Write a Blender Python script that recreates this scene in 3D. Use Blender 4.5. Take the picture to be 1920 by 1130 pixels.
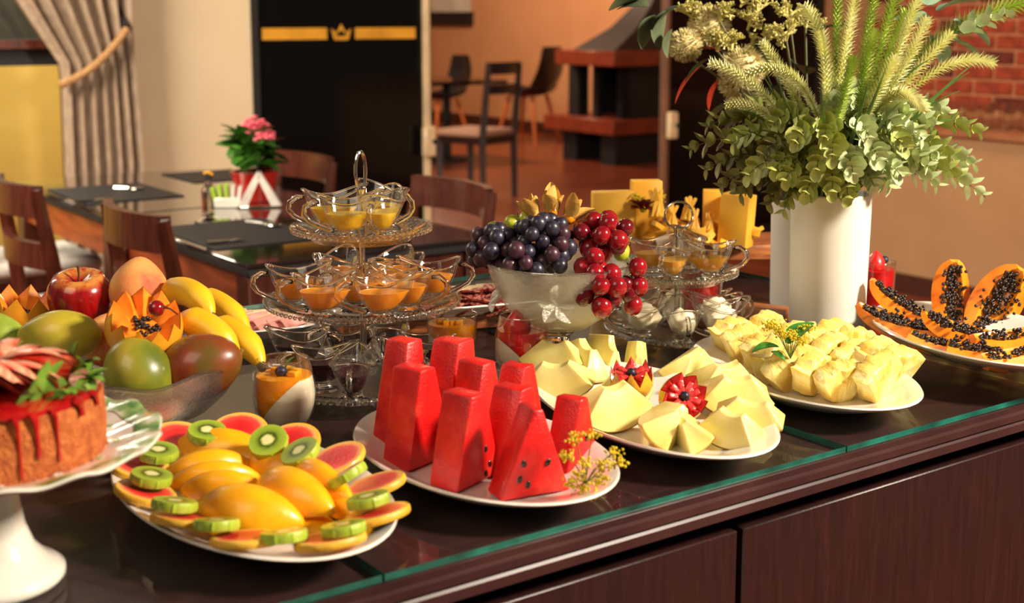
import bpy, bmesh, math, random
from mathutils import Vector, Matrix, Euler, noise

for o in list(bpy.data.objects):
    bpy.data.objects.remove(o)
S = bpy.context.scene
COL = S.collection
R = random.Random(11)
PI = math.pi

# ------------------------------------------------------------------ camera
FPX, YC, XC, PITCH, CZ = 2500.0, 420.0, 960.0, math.atan(390 / 2500), 1.30
cam_d = bpy.data.cameras.new('camera')
cam = bpy.data.objects.new('camera', cam_d)
COL.objects.link(cam)
cam.location = (0, 0, CZ)
cam.rotation_euler = (PI / 2 - PITCH, 0, 0)
cam_d.sensor_width = 36
cam_d.lens = 36 * FPX / 1920
cam_d.shift_y = (YC - 565) / 1920
cam_d.clip_start = .05
cam_d.dof.use_dof = True
cam_d.dof.focus_distance = 1.56
cam_d.dof.aperture_fstop = 6.0
S.camera = cam

# ------------------------------------------------------------------ light
W = bpy.data.worlds.new('world')
S.world = W
W.use_nodes = True
W.node_tree.nodes['Background'].inputs[0].default_value = (1.0, .80, .62, 1)
W.node_tree.nodes['Background'].inputs[1].default_value = .13
S.view_settings.view_transform = 'Standard'
S.view_settings.look = 'None'
S.view_settings.exposure = 0.0
S.view_settings.gamma = 1.0
S.view_settings.use_curve_mapping = False
try:
    S.cycles.transparent_max_bounces = 32
except Exception:
    pass


def light(name, kind, loc, energy, col, size=.3, target=None, sizey=None):
    d = bpy.data.lights.new(name, kind)
    d.energy = energy
    d.color = col
    if kind == 'AREA':
        d.size = size
        if sizey:
            d.shape = 'RECTANGLE'
            d.size_y = sizey
    elif kind in ('POINT', 'SPOT'):
        d.shadow_soft_size = size
    o = bpy.data.objects.new(name, d)
    COL.objects.link(o)
    o.location = loc
    if target is not None:
        o.rotation_euler = (Vector(target) - Vector(loc)).to_track_quat('-Z', 'Y').to_euler()
    return o


light('key_light', 'AREA', (2.1, .75, 2.35), 150, (1.0, .87, .70), .38, (.05, 1.4, .9))
light('fill_light', 'AREA', (-1.2, -.3, 2.7), 20, (1.0, .84, .68), 1.4, (-.1, 1.4, .9))
light('window_light', 'AREA', (-2.6, 3.0, 2.5), 170, (1.0, .88, .70), 1.2, (-1.6, 5.3, 1.1))
light('lounge_lamp', 'POINT', (-1.1, 12.4, 2.7), 340, (1.0, .70, .46), .25)
light('lounge_lamp', 'POINT', (.2, 8.2, 2.7), 34, (1.0, .64, .38), .25)
light('bar_lamp', 'AREA', (2.2, 4.4, 2.6), 42, (1.0, .72, .45), .5, (3.2, 6.3, .5))
light('garden_light', 'AREA', (-2.9, 6.4, 2.9), 170, (1.0, .93, .75), .8, (-2.4, 7.3, .6))

# ------------------------------------------------------------------ frame of the place
TOP = .867                                   # counter height
U = Vector((.814, .581, 0))                  # along the counter's front edge
V = Vector((-.581, .814, 0))                 # away across the counter
RZU = math.atan2(U.y, U.x)


def ray(x, y):
    a, b = (x - XC) / FPX, (YC - y) / FPX
    return Vector((a, math.cos(PITCH) + b * math.sin(PITCH), -math.sin(PITCH) + b * math.cos(PITCH)))


def at(x, y, z):                             # photo point lying at height z
    d = ray(x, y)
    return Vector((0, 0, CZ)) + d * ((z - CZ) / d.z)


def C(x, y, h=0.0):                          # photo point on the counter (+h)
    return at(x, y, TOP + h)


def far(x, y, Y):                            # photo point at distance Y
    d = ray(x, y)
    return Vector((0, 0, CZ)) + d * (Y / d.y)


def uv(u, v, z=0.0):
    p = U * u + V * v
    return Vector((p.x, p.y, z))


def onv(x, v, z):                            # point on the vertical plane v=const seen at column x
    k = (x - XC) / 2530.0
    Y = v / (V.y + V.x * k)
    return Vector((k * Y, Y, z))


# ------------------------------------------------------------------ mesh helpers
def xf(g, M):
    return ([M @ Vector(p) for p in g[0]], g[1])


def mv(g, x=0, y=0, z=0):
    return xf(g, Matrix.Translation((x, y, z)))


def join(*gs):
    vs, fs = [], []
    for g in gs:
        n = len(vs)
        vs += list(g[0])
        fs += [tuple(i + n for i in f) for f in g[1]]
    return vs, fs


def lathe(prof, n=32, sx=1, sy=1, fn=None):
    vs, fs, rings = [], [], []
    for (r, z) in prof:
        if r < 1e-6:
            rings.append([len(vs)])
            vs.append(Vector((0, 0, z)))
        else:
            rings.append(list(range(len(vs), len(vs) + n)))
            for i in range(n):
                a = 2 * PI * i / n
                p = Vector((r * sx * math.cos(a), r * sy * math.sin(a), z))
                vs.append(fn(p, a, r, z) if fn else p)
    for A, B in zip(rings, rings[1:]):
        if len(A) == 1 and len(B) == 1:
            continue
        for i in range(n):
            j = (i + 1) % n
            if len(A) == 1:
                fs.append((A[0], B[j], B[i]))
            elif len(B) == 1:
                fs.append((A[i], A[j], B[0]))
            else:
                fs.append((A[i], A[j], B[j], B[i]))
    return vs, fs


def box(sx, sy, sz, x=0, y=0, z=0, bev=0.0, seg=1):
    """box centred in x,y with its base at z"""
    bm = bmesh.new()
    bmesh.ops.create_cube(bm, size=1)
    for v in bm.verts:
        v.co = Vector((v.co.x * sx + x, v.co.y * sy + y, (v.co.z + .5) * sz + z))
    if bev:
        bmesh.ops.bevel(bm, geom=list(bm.edges), offset=bev, segments=seg, affect='EDGES', profile=.5)
    bm.verts.index_update()
    g = ([v.co.copy() for v in bm.verts], [tuple(v.index for v in f.verts) for f in bm.faces])
    bm.free()
    return g


def tube(path, rad, n=8, caps=True, flat=1.0):
    path = [Vector(p) for p in path]
    m = len(path)
    if not hasattr(rad, '__len__'):
        rad = [rad] * m
    vs, fs = [], []
    t0 = (path[1] - path[0]).normalized()
    up = Vector((0, 0, 1)) if abs(t0.z) < .9 else Vector((1, 0, 0))
    nrm = t0.cross(up).normalized()
    for i, p in enumerate(path):
        t = (path[min(i + 1, m - 1)] - path[max(i - 1, 0)]).normalized()
        nrm = (nrm - t * nrm.dot(t)).normalized()
        b = t.cross(nrm)
        for k in range(n):
            a = 2 * PI * k / n
            vs.append(p + nrm * math.cos(a) * rad[i] + b * math.sin(a) * rad[i] * flat)
    for i in range(m - 1):
        for k in range(n):
            l = (k + 1) % n
            fs.append((i * n + k, i * n + l, (i + 1) * n + l, (i + 1) * n + k))
    if caps:
        fs.append(tuple(range(n - 1, -1, -1)))
        fs.append(tuple(range((m - 1) * n, m * n)))
    return vs, fs


def ring(r, t, n=28, k=8):
    vs, fs = [], []
    for i in range(n):
        a = 2 * PI * i / n
        for j in range(k):
            b = 2 * PI * j / k
            q = r + t * math.cos(b)
            vs.append(Vector((q * math.cos(a), q * math.sin(a), t * math.sin(b))))
    for i in range(n):
        for j in range(k):
            fs.append((i * k + j, ((i + 1) % n) * k + j, ((i + 1) % n) * k + (j + 1) % k, i * k + (j + 1) % k))
    return vs, fs


def ball(rx, ry=None, rz=None, n=20, m=12, fn=None):
    ry = ry or rx
    rz = rz or rx
    prof = [(math.sin(PI * i / m), -math.cos(PI * i / m)) for i in range(m + 1)]
    prof[0], prof[-1] = (0, -1), (0, 1)
    g = lathe(prof, n)
    vs = [Vector((p.x * rx, p.y * ry, p.z * rz)) for p in g[0]]
    if fn:
        vs = [fn(p) for p in vs]
    return vs, g[1]


def prism(poly, th, axis='z'):
    """polygon in xy extruded by th along z"""
    n = len(poly)
    vs = [Vector((x, y, 0)) for x, y in poly] + [Vector((x, y, th)) for x, y in poly]
    fs = [tuple(range(n - 1, -1, -1)), tuple(range(n, 2 * n))]
    fs += [(i, (i + 1) % n, (i + 1) % n + n, i + n) for i in range(n)]
    return vs, fs


def soften(g, bev=.002, seg=2, sub=0, amp=0.0, sc=60, seed=0):
    """bevel all edges, subdivide, roughen a little"""
    bm = bmesh.new()
    vv = [bm.verts.new(p) for p in g[0]]
    for f in g[1]:
        try:
            bm.faces.new([vv[i] for i in f])
        except ValueError:
            pass
    bmesh.ops.recalc_face_normals(bm, faces=list(bm.faces))
    if bev:
        bmesh.ops.bevel(bm, geom=list(bm.edges), offset=bev, segments=seg, affect='EDGES', profile=.5)
    if sub:
        bmesh.ops.triangulate(bm, faces=[f for f in bm.faces if len(f.verts) > 4])
        bmesh.ops.subdivide_edges(bm, edges=list(bm.edges), cuts=sub, use_grid_fill=True)
    if amp:
        bm.normal_update()
        for v in bm.verts:
            v.co += v.normal * amp * noise.noise(v.co * sc + Vector((seed * 7.1, seed * 3.3, 0)))
    bm.verts.index_update()
    o = ([v.co.copy() for v in bm.verts], [tuple(v.index for v in f.verts) for f in bm.faces])
    bm.free()
    return o


def round_edges(g, off=.003, seg=2, deg=35, sub=0, amp=0, sc=60, seed=0):
    """bevel only the sharp edges"""
    bm = bmesh.new()
    vv = [bm.verts.new(p) for p in g[0]]
    for f in g[1]:
        try:
            bm.faces.new([vv[i] for i in f])
        except ValueError:
            pass
    bmesh.ops.recalc_face_normals(bm, faces=list(bm.faces))
    es = [e for e in bm.edges if len(e.link_faces) == 2 and e.calc_face_angle(0) > math.radians(deg)]
    bmesh.ops.bevel(bm, geom=es, offset=off, segments=seg, affect='EDGES', profile=.5, clamp_overlap=True)
    if amp:
        bm.normal_update()
        for v in bm.verts:
            v.co += v.normal * amp * noise.noise(v.co * sc + Vector((seed * 7.1, seed * 3.3, 0)))
    bm.verts.index_update()
    o = ([v.co.copy() for v in bm.verts], [tuple(v.index for v in f.verts) for f in bm.faces])
    bm.free()
    return o


def rot(x=0, y=0, z=0):
    return Euler((x, y, z)).to_matrix().to_4x4()


def frame(xa, za):
    """rotation whose local x is xa and whose local z is near za"""
    x = Vector(xa).normalized()
    z = Vector(za)
    z = (z - x * z.dot(x)).normalized()
    y = z.cross(x)
    return Matrix((x, y, z)).transposed().to_4x4()


def mesh(name, g, m, smooth=38):
    me = bpy.data.meshes.new(name)
    me.from_pydata([tuple(v) for v in g[0]], [], [tuple(f) for f in g[1]])
    bm = bmesh.new()
    bm.from_mesh(me)
    bmesh.ops.recalc_face_normals(bm, faces=list(bm.faces))
    bm.to_mesh(me)
    bm.free()
    me.materials.append(m)
    if smooth:
        me.polygons.foreach_set('use_smooth', [True] * len(me.polygons))
        me.set_sharp_from_angle(angle=math.radians(smooth))
    return me


def part(name, g, m, parent=None, smooth=38, label=None, kind=None):
    me = g if isinstance(g, bpy.types.Mesh) else mesh(name, g, m, smooth)
    o = bpy.data.objects.new(name, me)
    COL.objects.link(o)
    if parent:
        o.parent = parent
    if label:
        o['label'] = label
    if kind:
        o['kind'] = kind
    return o


def place(o, loc=None, rz=None, M=None):
    if M is not None:
        o.matrix_world = M
        o.matrix_basis = M
    if loc is not None:
        o.location = loc
    if rz is not None:
        o.rotation_euler = (0, 0, rz)
    return o


def tag(o, label, cat, group=None):
    o['label'] = label
    o['category'] = cat
    if group:
        o['group'] = group
    return o


def thing(name, label, cat, loc=(0, 0, 0), rz=0, group=None):
    o = bpy.data.objects.new(name, None)
    o.empty_display_size = .02
    COL.objects.link(o)
    place(o, loc, rz)
    return tag(o, label, cat, group)


def solid(name, g, m, label, cat, loc=(0, 0, 0), rz=0, group=None, M=None, smooth=38):
    o = part(name, g, m, None, smooth)
    if M is None:
        place(o, loc, rz)
    else:
        place(o, M=M)
    return tag(o, label, cat, group)


def struct(name, g, m, smooth=38, loc=None, rz=None):
    o = part(name, g, m, None, smooth)
    place(o, loc, rz)
    o['kind'] = 'structure'
    return o


def dup(root, loc=None, rz=None, M=None, label=None):
    def rec(o, par):
        c = o.copy()
        COL.objects.link(c)
        c.parent = par
        for ch in o.children:
            rec(ch, c)
        return c
    r = rec(root, None)
    place(r, loc, rz, M)
    if label:
        r['label'] = label
    return r


def TM(loc, M=None, s=1.0):
    return Matrix.Translation(loc) @ (M or Matrix()) @ Matrix.Scale(s, 4)


# ------------------------------------------------------------------ materials
def L(c):
    """sRGB 0-255 to linear"""
    return tuple(((v / 255) / 12.92 if v <= 10 else ((v / 255 + .055) / 1.055) ** 2.4) for v in c) + (1,)


def new(name):
    m = bpy.data.materials.new(name)
    m.use_nodes = True
    nt = m.node_tree
    return m, nt, nt.nodes['Principled BSDF']


def ramp(nt, stops):
    r = nt.nodes.new('ShaderNodeValToRGB')
    e = r.color_ramp.elements
    while len(e) < len(stops):
        e.new(.5)
    for el, (p, c) in zip(e, stops):
        el.position = p
        el.color = L(c)
    return r


def coords(nt, sc=(1, 1, 1), what='Object'):
    tc = nt.nodes.new('ShaderNodeTexCoord')
    mp = nt.nodes.new('ShaderNodeMapping')
    mp.inputs['Scale'].default_value = sc
    nt.links.new(tc.outputs[what], mp.inputs['Vector'])
    return mp.outputs[0]


def noise_n(nt, vec, sc, det=4, dist=0):
    n = nt.nodes.new('ShaderNodeTexNoise')
    n.inputs['Scale'].default_value = sc
    n.inputs['Detail'].default_value = det
    n.inputs['Distortion'].default_value = dist
    nt.links.new(vec, n.inputs['Vector'])
    return n.outputs['Fac']


def add_bump(nt, b, vec, sc, st, det=3, dist=.002):
    f = noise_n(nt, vec, sc, det)
    bp = nt.nodes.new('ShaderNodeBump')
    bp.inputs['Strength'].default_value = st
    bp.inputs['Distance'].default_value = dist
    nt.links.new(f, bp.inputs['Height'])
    nt.links.new(bp.outputs[0], b.inputs['Normal'])


def mat(name, stops, sc=30, rough=.5, bump=0, bsc=None, sss=0, coat=0, metal=0, spec=.5, det=4,
        stretch=(1, 1, 1), dist=0, sscol=None, bdist=.002):
    """principled material, colour from a noise ramp; stops = [(pos, rgb), ...] or one rgb"""
    m, nt, b = new(name)
    if isinstance(stops[0], (int, float)):
        c = stops
        stops = [(.3, tuple(v * .9 for v in c)), (.7, tuple(min(255, v * 1.06) for v in c))]
    vec = coords(nt, stretch)
    f = noise_n(nt, vec, sc, det, dist)
    r = ramp(nt, stops)
    nt.links.new(f, r.inputs[0])
    nt.links.new(r.outputs[0], b.inputs['Base Color'])
    b.inputs['Roughness'].default_value = rough
    b.inputs['Metallic'].default_value = metal
    b.inputs['Specular IOR Level'].default_value = spec
    b.inputs['Coat Weight'].default_value = coat
    b.inputs['Coat Roughness'].default_value = .08
    if sss:
        b.inputs['Subsurface Weight'].default_value = sss
        b.inputs['Subsurface Radius'].default_value = (.012, .006, .003)
        b.inputs['Subsurface Scale'].default_value = .5
    if bump:
        add_bump(nt, b, vec, bsc or sc * 3, bump, 3, bdist)
    return m


def radial(name, stops, rad, rough=.35, jit=.06, jsc=90, coat=.2, ystretch=1.0, streak=0, bump=.15):
    """colour by distance from the object's own z axis (a cut slice of fruit)"""
    m, nt, b = new(name)
    vec = coords(nt, (1 / rad, 1 / rad / ystretch, 0))
    ln = nt.nodes.new('ShaderNodeVectorMath')
    ln.operation = 'LENGTH'
    nt.links.new(vec, ln.inputs[0])
    nv = coords(nt)
    nz = noise_n(nt, nv, jsc, 3)
    ma = nt.nodes.new('ShaderNodeMath')
    ma.operation = 'MULTIPLY_ADD'
    nt.links.new(nz, ma.inputs[0])
    ma.inputs[1].default_value = jit * 2
    ma2 = nt.nodes.new('ShaderNodeMath')
    ma2.operation = 'SUBTRACT'
    nt.links.new(ln.outputs['Value'], ma2.inputs[0])
    ma2.inputs[1].default_value = jit
    nt.links.new(ma2.outputs[0], ma.inputs[2])
    r = ramp(nt, stops)
    nt.links.new(ma.outputs[0], r.inputs[0])
    nt.links.new(r.outputs[0], b.inputs['Base Color'])
    b.inputs['Roughness'].default_value = rough
    b.inputs['Coat Weight'].default_value = coat
    b.inputs['Coat Roughness'].default_value = .15
    if bump:
        add_bump(nt, b, nv, jsc * 3, bump)
    return m


def clear(name, tint=(1, 1, 1), gl=.06, edge=.55, rough=.02, bump=0, bsc=200, frost=0.0, fcol=(235, 228, 210), power=2.0):
    """thin clear glass: see-through face on, mirror-like towards grazing angles"""
    m = bpy.data.materials.new(name)
    m.use_nodes = True
    nt = m.node_tree
    nt.nodes.clear()
    out = nt.nodes.new('ShaderNodeOutputMaterial')
    tr = nt.nodes.new('ShaderNodeBsdfTransparent')
    tr.inputs[0].default_value = (*tint, 1)
    gs = nt.nodes.new('ShaderNodeBsdfGlossy')
    gs.inputs['Color'].default_value = (1, 1, 1, 1)
    gs.inputs['Roughness'].default_value = rough
    lw = nt.nodes.new('ShaderNodeLayerWeight')
    lw.inputs['Blend'].default_value = .35
    mr = nt.nodes.new('ShaderNodeMapRange')
    mr.inputs['To Min'].default_value = gl
    mr.inputs['To Max'].default_value = edge
    pw = nt.nodes.new('ShaderNodeMath')
    pw.operation = 'POWER'
    pw.inputs[1].default_value = power
    nt.links.new(lw.outputs['Facing'], pw.inputs[0])
    nt.links.new(pw.outputs[0], mr.inputs['Value'])
    mx = nt.nodes.new('ShaderNodeMixShader')
    nt.links.new(mr.outputs[0], mx.inputs[0])
    base = tr
    if frost:
        df = nt.nodes.new('ShaderNodeBsdfDiffuse')
        df.inputs[0].default_value = L(fcol)
        tl = nt.nodes.new('ShaderNodeBsdfTranslucent')
        tl.inputs[0].default_value = L(fcol)
        m2 = nt.nodes.new('ShaderNodeMixShader')
        m2.inputs[0].default_value = .4
        nt.links.new(df.outputs[0], m2.inputs[1])
        nt.links.new(tl.outputs[0], m2.inputs[2])
        m3 = nt.nodes.new('ShaderNodeMixShader')
        m3.inputs[0].default_value = frost
        nt.links.new(tr.outputs[0], m3.inputs[1])
        nt.links.new(m2.outputs[0], m3.inputs[2])
        base = m3
    nt.links.new(base.outputs[0], mx.inputs[1])
    nt.links.new(gs.outputs[0], mx.inputs[2])
    nt.links.new(mx.outputs[0], out.inputs[0])
    if bump:
        vec = coords(nt)
        f = noise_n(nt, vec, bsc, 2)
        bp = nt.nodes.new('ShaderNodeBump')
        bp.inputs['Strength'].default_value = bump
        bp.inputs['Distance'].default_value = .002
        nt.links.new(f, bp.inputs['Height'])
        nt.links.new(bp.outputs[0], gs.inputs['Normal'])
        nt.links.new(bp.outputs[0], lw.inputs['Normal'])
    return m


M = {}
M['wood_top'] = mat('dark_polished_wood', [(.25, (46, 25, 26)), (.55, (62, 36, 35)), (.8, (74, 45, 42))], 6, .35, .05, spec=.3,
                    stretch=(1, 9, 1), dist=1.5)
M['wood_cab'] = mat('dark_cabinet_wood', [(.25, (32, 13, 12)), (.6, (46, 20, 17)), (.85, (62, 29, 24))], 14, .42, .12,
                    bsc=60, stretch=(6, 6, .6), dist=1.2)
M['recess'] = mat('black_recess', (8, 5, 5), 10, .8)
M['pane'] = clear('counter_glass', (.93, .96, .95), .03, .45, .012, power=4.5)
M['pane_edge'] = mat('green_glass_edge', [(.3, (6, 60, 52)), (.7, (30, 120, 104))], 25, .08, coat=1)
M['glass'] = clear('clear_glass', (.985, .985, .975), .03, .8, .02)
def refract(name, col=(255, 253, 246), rough=.0):
    m, nt, b = new(name)
    vec = coords(nt)
    r = ramp(nt, [(.3, tuple(v * .985 for v in col)), (.7, col)])
    nt.links.new(noise_n(nt, vec, 30), r.inputs[0])
    nt.links.new(r.outputs[0], b.inputs['Base Color'])
    b.inputs['Transmission Weight'].default_value = 1
    b.inputs['Roughness'].default_value = rough
    b.inputs['IOR'].default_value = 1.47
    return m


M['glass_thick'] = refract('thick_clear_glass')
M['glass_rib'] = clear('ribbed_glass', (.95, .95, .93), .06, .75, .05, .9, 420)
M['frost'] = clear('frosted_glass', (.93, .93, .88), .08, .6, .2, .7, 500, .32, (220, 214, 194))
M['glass_tex'] = clear('textured_glass', (.85, .85, .83), .14, .85, .12, 1.0, 330, .16, (170, 165, 160))
M['steel'] = mat('chrome', (205, 200, 190), 20, .12, metal=1)
M['ceramic'] = mat('white_glazed_ceramic', (236, 229, 216), 8, .16, coat=.6)
M['vase'] = mat('matt_white_glass', [(.3, (226, 221, 206)), (.7, (236, 232, 220))], 5, .5, sss=.2)
M['board'] = mat('chopping_board_wood', [(.25, (92, 45, 18)), (.5, (150, 82, 38)), (.8, (205, 135, 72))], 9, .45, .1,
                 stretch=(1.2, 10, 10), dist=2)
M['chair_wood'] = mat('mahogany_stain', [(.3, (56, 22, 15)), (.7, (92, 40, 26))], 9, .3, coat=.3, stretch=(8, 8, 1))
M['chair_dark'] = mat('dark_chair_wood', [(.3, (30, 14, 10)), (.7, (50, 24, 17))], 9, .35, coat=.2, stretch=(8, 8, 1))
M['apron'] = mat('orange_brown_wood', [(.3, (112, 46, 20)), (.7, (158, 74, 34))], 7, .35, coat=.2, stretch=(1, 1, 6))
M['cushion'] = mat('white_seat_fabric', (214, 205, 196), 60, .9, .3)
M['cushion_tan'] = mat('tan_seat_fabric', (190, 140, 112), 60, .9, .3)
M['black_glass'] = mat('black_tinted_glass', (12, 9, 8), 5, .08, spec=.25)
M['table_glass'] = mat('smoked_table_glass', (34, 28, 25), 5, .06, coat=1)
M['floor'] = mat('red_brown_floor', [(.25, (98, 44, 28)), (.55, (132, 60, 36)), (.8, (158, 78, 48))], 3, .28, .05,
                 stretch=(8, 1, 1), dist=1)
M['wall_cream'] = mat('cream_plaster', [(.3, (226, 202, 166)), (.7, (234, 211, 176))], 3, .85, .05, bsc=80)
M['wall_peach'] = mat('peach_plaster', [(.3, (216, 152, 104)), (.7, (224, 162, 114))], 2, .85, .05, bsc=80)
M['wall_tan'] = mat('tan_plaster', [(.3, (186, 140, 98)), (.7, (196, 150, 108))], 4, .85, .1, bsc=120)
M['skirt'] = mat('brown_skirting', (78, 34, 24), 20, .5)
M['curtain'] = mat('linen_curtain', [(.3, (140, 118, 98)), (.7, (172, 148, 124))], 60, .9, .2, stretch=(1, 1, .3))
M['rope'] = mat('twisted_rope', [(.3, (150, 105, 62)), (.7, (196, 150, 100))], 120, .8, .5)
M['yellow_wall'] = mat('yellow_garden_wall', [(.3, (206, 176, 82)), (.7, (218, 190, 98))], 4, .9, .1)
M['gold'] = mat('gold_film', (226, 160, 48), 9, .35, spec=.4)
M['alu'] = mat('cream_metal', (220, 190, 150), 10, .4, coat=.3)
M['brick'] = mat('red_brick', [(.3, (128, 44, 22)), (.6, (170, 66, 34)), (.8, (196, 90, 50))], 14, .85, .5)
M['mortar'] = mat('mortar', (186, 120, 84), 40, .9, .3)
M['black'] = mat('matt_black', (26, 22, 22), 20, .6)
M['black_shell'] = mat('black_plastic', (36, 30, 30), 10, .38, coat=.2)
M['beech'] = mat('beech_leg', [(.3, (190, 96, 44)), (.7, (216, 122, 62))], 10, .4, stretch=(6, 6, 1))
M['hood'] = mat('dark_steel_hood', (62, 46, 42), 6, .5)
M['slab'] = mat('red_wood_slab', [(.3, (116, 44, 24)), (.7, (158, 66, 36))], 6, .4, stretch=(1, 8, 1))
# ================================================================== the setting
# (geometry given in u, v, z: along the counter front, across it, up)
def B(u0, u1, v0, v1, z0, z1, bev=0):
    return box(u1 - u0, v1 - v0, z1 - z0, (u0 + u1) / 2, (v0 + v1) / 2, z0, bev)


def uof(x, v):                                # u of the point on plane v=const seen at column x
    p = onv(x, v, 0)
    return p.x * U.x + p.y * U.y


DV = 5.54                                     # plane of the glass doors
struct('floor', B(-4, 9.2, -2, 16.2, -.05, 0), M['floor'], rz=RZU)
uW0, uW1 = uof(243, DV), uof(470, DV)
struct('wall_back', B(uW0, uW1, DV, DV + .15, 0, 3), M['wall_cream'], rz=RZU)
struct('baseboard_back', B(uW0, uW1, DV - .02, DV, 0, .12), M['wall_cream'], rz=RZU)
struct('wall_lounge', B(9.0, 9.15, 5.7, 16, 0, 3.2), M['wall_peach'], rz=RZU)
struct('baseboard_lounge', B(8.97, 9.0, 5.7, 16, 0, .12), M['skirt'], rz=RZU)
struct('wall_lounge_end', B(1.0, 9.0, 16, 16.15, 0, 3.2), M['wall_peach'], rz=RZU)

# window with the garden wall beyond
win = struct('window_1', join(B(uW0 - 2.6, uW0, DV + .05, DV + .11, .0, .30), B(uW0 - 2.6, uW0, DV + .05, DV + .11, 1.1, 1.17)),
             M['black'], rz=RZU)
part('window_sill', B(uW0 - 2.6, uW0, DV + .0, DV + .13, 1.17, 1.205), M['chair_wood'], win)
part('pane', B(uW0 - 2.6, uW0, DV + .075, DV + .083, .3, 1.1), M['glass'], win)
part('pane', B(uW0 - 2.6, uW0, DV + .075, DV + .083, 1.205, 3.0), M['glass'], win)
struct('wall_garden', B(uW0 - 3.6, uW0 + .2, DV + 1.3, DV + 1.45, -.2, 1.08), M['yellow_wall'], rz=RZU)
struct('wall_garden_dark', B(uW0 - 4.2, uW0 + 1.5, DV + 2.6, DV + 2.7, -.2, 3.8), mat('dark_hedge', [(.3, (14, 14, 8)), (.7, (46, 40, 24))], 5, .9, .5), rz=RZU)

# dark glass doors
def glass_door(n, u0, u1, v):
    d = struct('door_%d' % n, B(u0, u1, v, v + .012, .02, 2.6), M['black_glass'], rz=RZU)
    part('door_frame', join(B(u0 - .012, u0 + .02, v - .012, v + .022, 0, 2.6), B(u1 - .02, u1 + .012, v - .012, v + .022, 0, 2.6),
                            B(u0, u1, v - .012, v + .022, 0, .06)), M['black'], d)
    return d


def lock(d, u, v, z):
    part('lock_box', B(u - .038, u + .026, v - .05, v - .012, z - .075, z + .075, .008), M['alu'], d, label='cream lock box')
    part('lock_cylinder', xf(lathe([(0, 0), (.012, 0), (.012, .01), (0, .01)], 14),
                             Matrix.Translation((u + .012, v - .05, z)) @ rot(PI / 2)), M['black'], d)


u470, u780, u795, u1247 = uof(474, DV), uof(768, DV), uof(795, DV), uof(1247, DV + .04)
d1 = glass_door(1, u470, u780 + .10, DV)
part('pull_rail', B(u795 - .012, u795 + .014, DV - .035, DV + .02, 0, 2.6, .004), M['alu'], d1, label='cream vertical door rail')
lock(d1, u795 - .01, DV - .03, .70)
sz0, sz1 = 1.194, 1.246
ua, ub, uc, ud = uof(490, DV), uof(612, DV), uof(665, DV), uof(778, DV)
part('gold_strip', B(ua, ub, DV - .003, DV - .001, sz0, sz1), M['gold'], d1, 0)
part('gold_strip', B(uc, ud, DV - .003, DV - .001, sz0, sz1), M['gold'], d1, 0)
cw, c0 = (uc - ub), (ub + uc) / 2
outer = [(-.30, 0), (.30, 0), (.36, .14), (.46, .72), (.22, .45), (.0, 1.0), (-.22, .45), (-.46, .72), (-.36, .14)]
inner = [(x * .58, .24 + y * .42) for x, y in outer]
n_ = len(outer)
k_ = .074
vs_ = [Vector((c0 + x * cw * .78, DV - .003, sz0 - .004 + y * k_)) for x, y in outer + inner]
part('gold_crown', (vs_, [(i, (i + 1) % n_, (i + 1) % n_ + n_, i + n_) for i in range(n_)]), M['gold'], d1, 0)
d2 = glass_door(2, u1247, u1247 + 1.25, DV + .04)
part('pull_rail', B(u1247 - .014, u1247 + .012, DV, DV + .06, 0, 2.6, .004), mat('brown_metal', (112, 74, 54), 10, .4), d2)
lock(d2, u1247 + .01, DV + .0, .70)
struct('wall_back_right', B(u1247 + 1.26, 6.6, DV + .04, DV + .2, 0, 3.0), mat('dark_brown_wall', (44, 24, 18), 5, .7), rz=RZU)

# half wall of the bar on the right, brick wall behind it
struct('wall_bar', B(5.14, 5.30, 1.5, 4.5, 0, .76), M['wall_tan'], rz=RZU)
struct('trim_bar', B(5.11, 5.14, 1.5, 4.5, 0, .09), M['skirt'], rz=RZU)
struct('trim_bar_top', B(5.11, 5.95, 1.5, 4.5, .76, .79, .004), mat('bar_stone', [(.3, (150, 92, 60)), (.7, (186, 122, 84))], 12, .35), rz=RZU)
BU = 6.3
bw = struct('wall_brick', B(BU + .02, BU + .2, 1.5, 5.6, 0, 3.0), M['mortar'], rz=RZU)
BRK = [mesh('brick', box(.10, .232, .068, 0, 0, 0, .006), m_) for m_ in
       (M['brick'], mat('dark_red_brick', [(.3, (84, 26, 14)), (.7, (122, 44, 24))], 14, .85, .5))]
for r_ in range(9):
    for k in range(10):
        o = part('brick', BRK[1 if R.random() < .22 else 0], None, bw)
        o.location = (BU + .058 + R.uniform(-.004, .004), 2.75 + k * .25 + (.125 if r_ % 2 else 0), .80 + r_ * .082)

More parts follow.
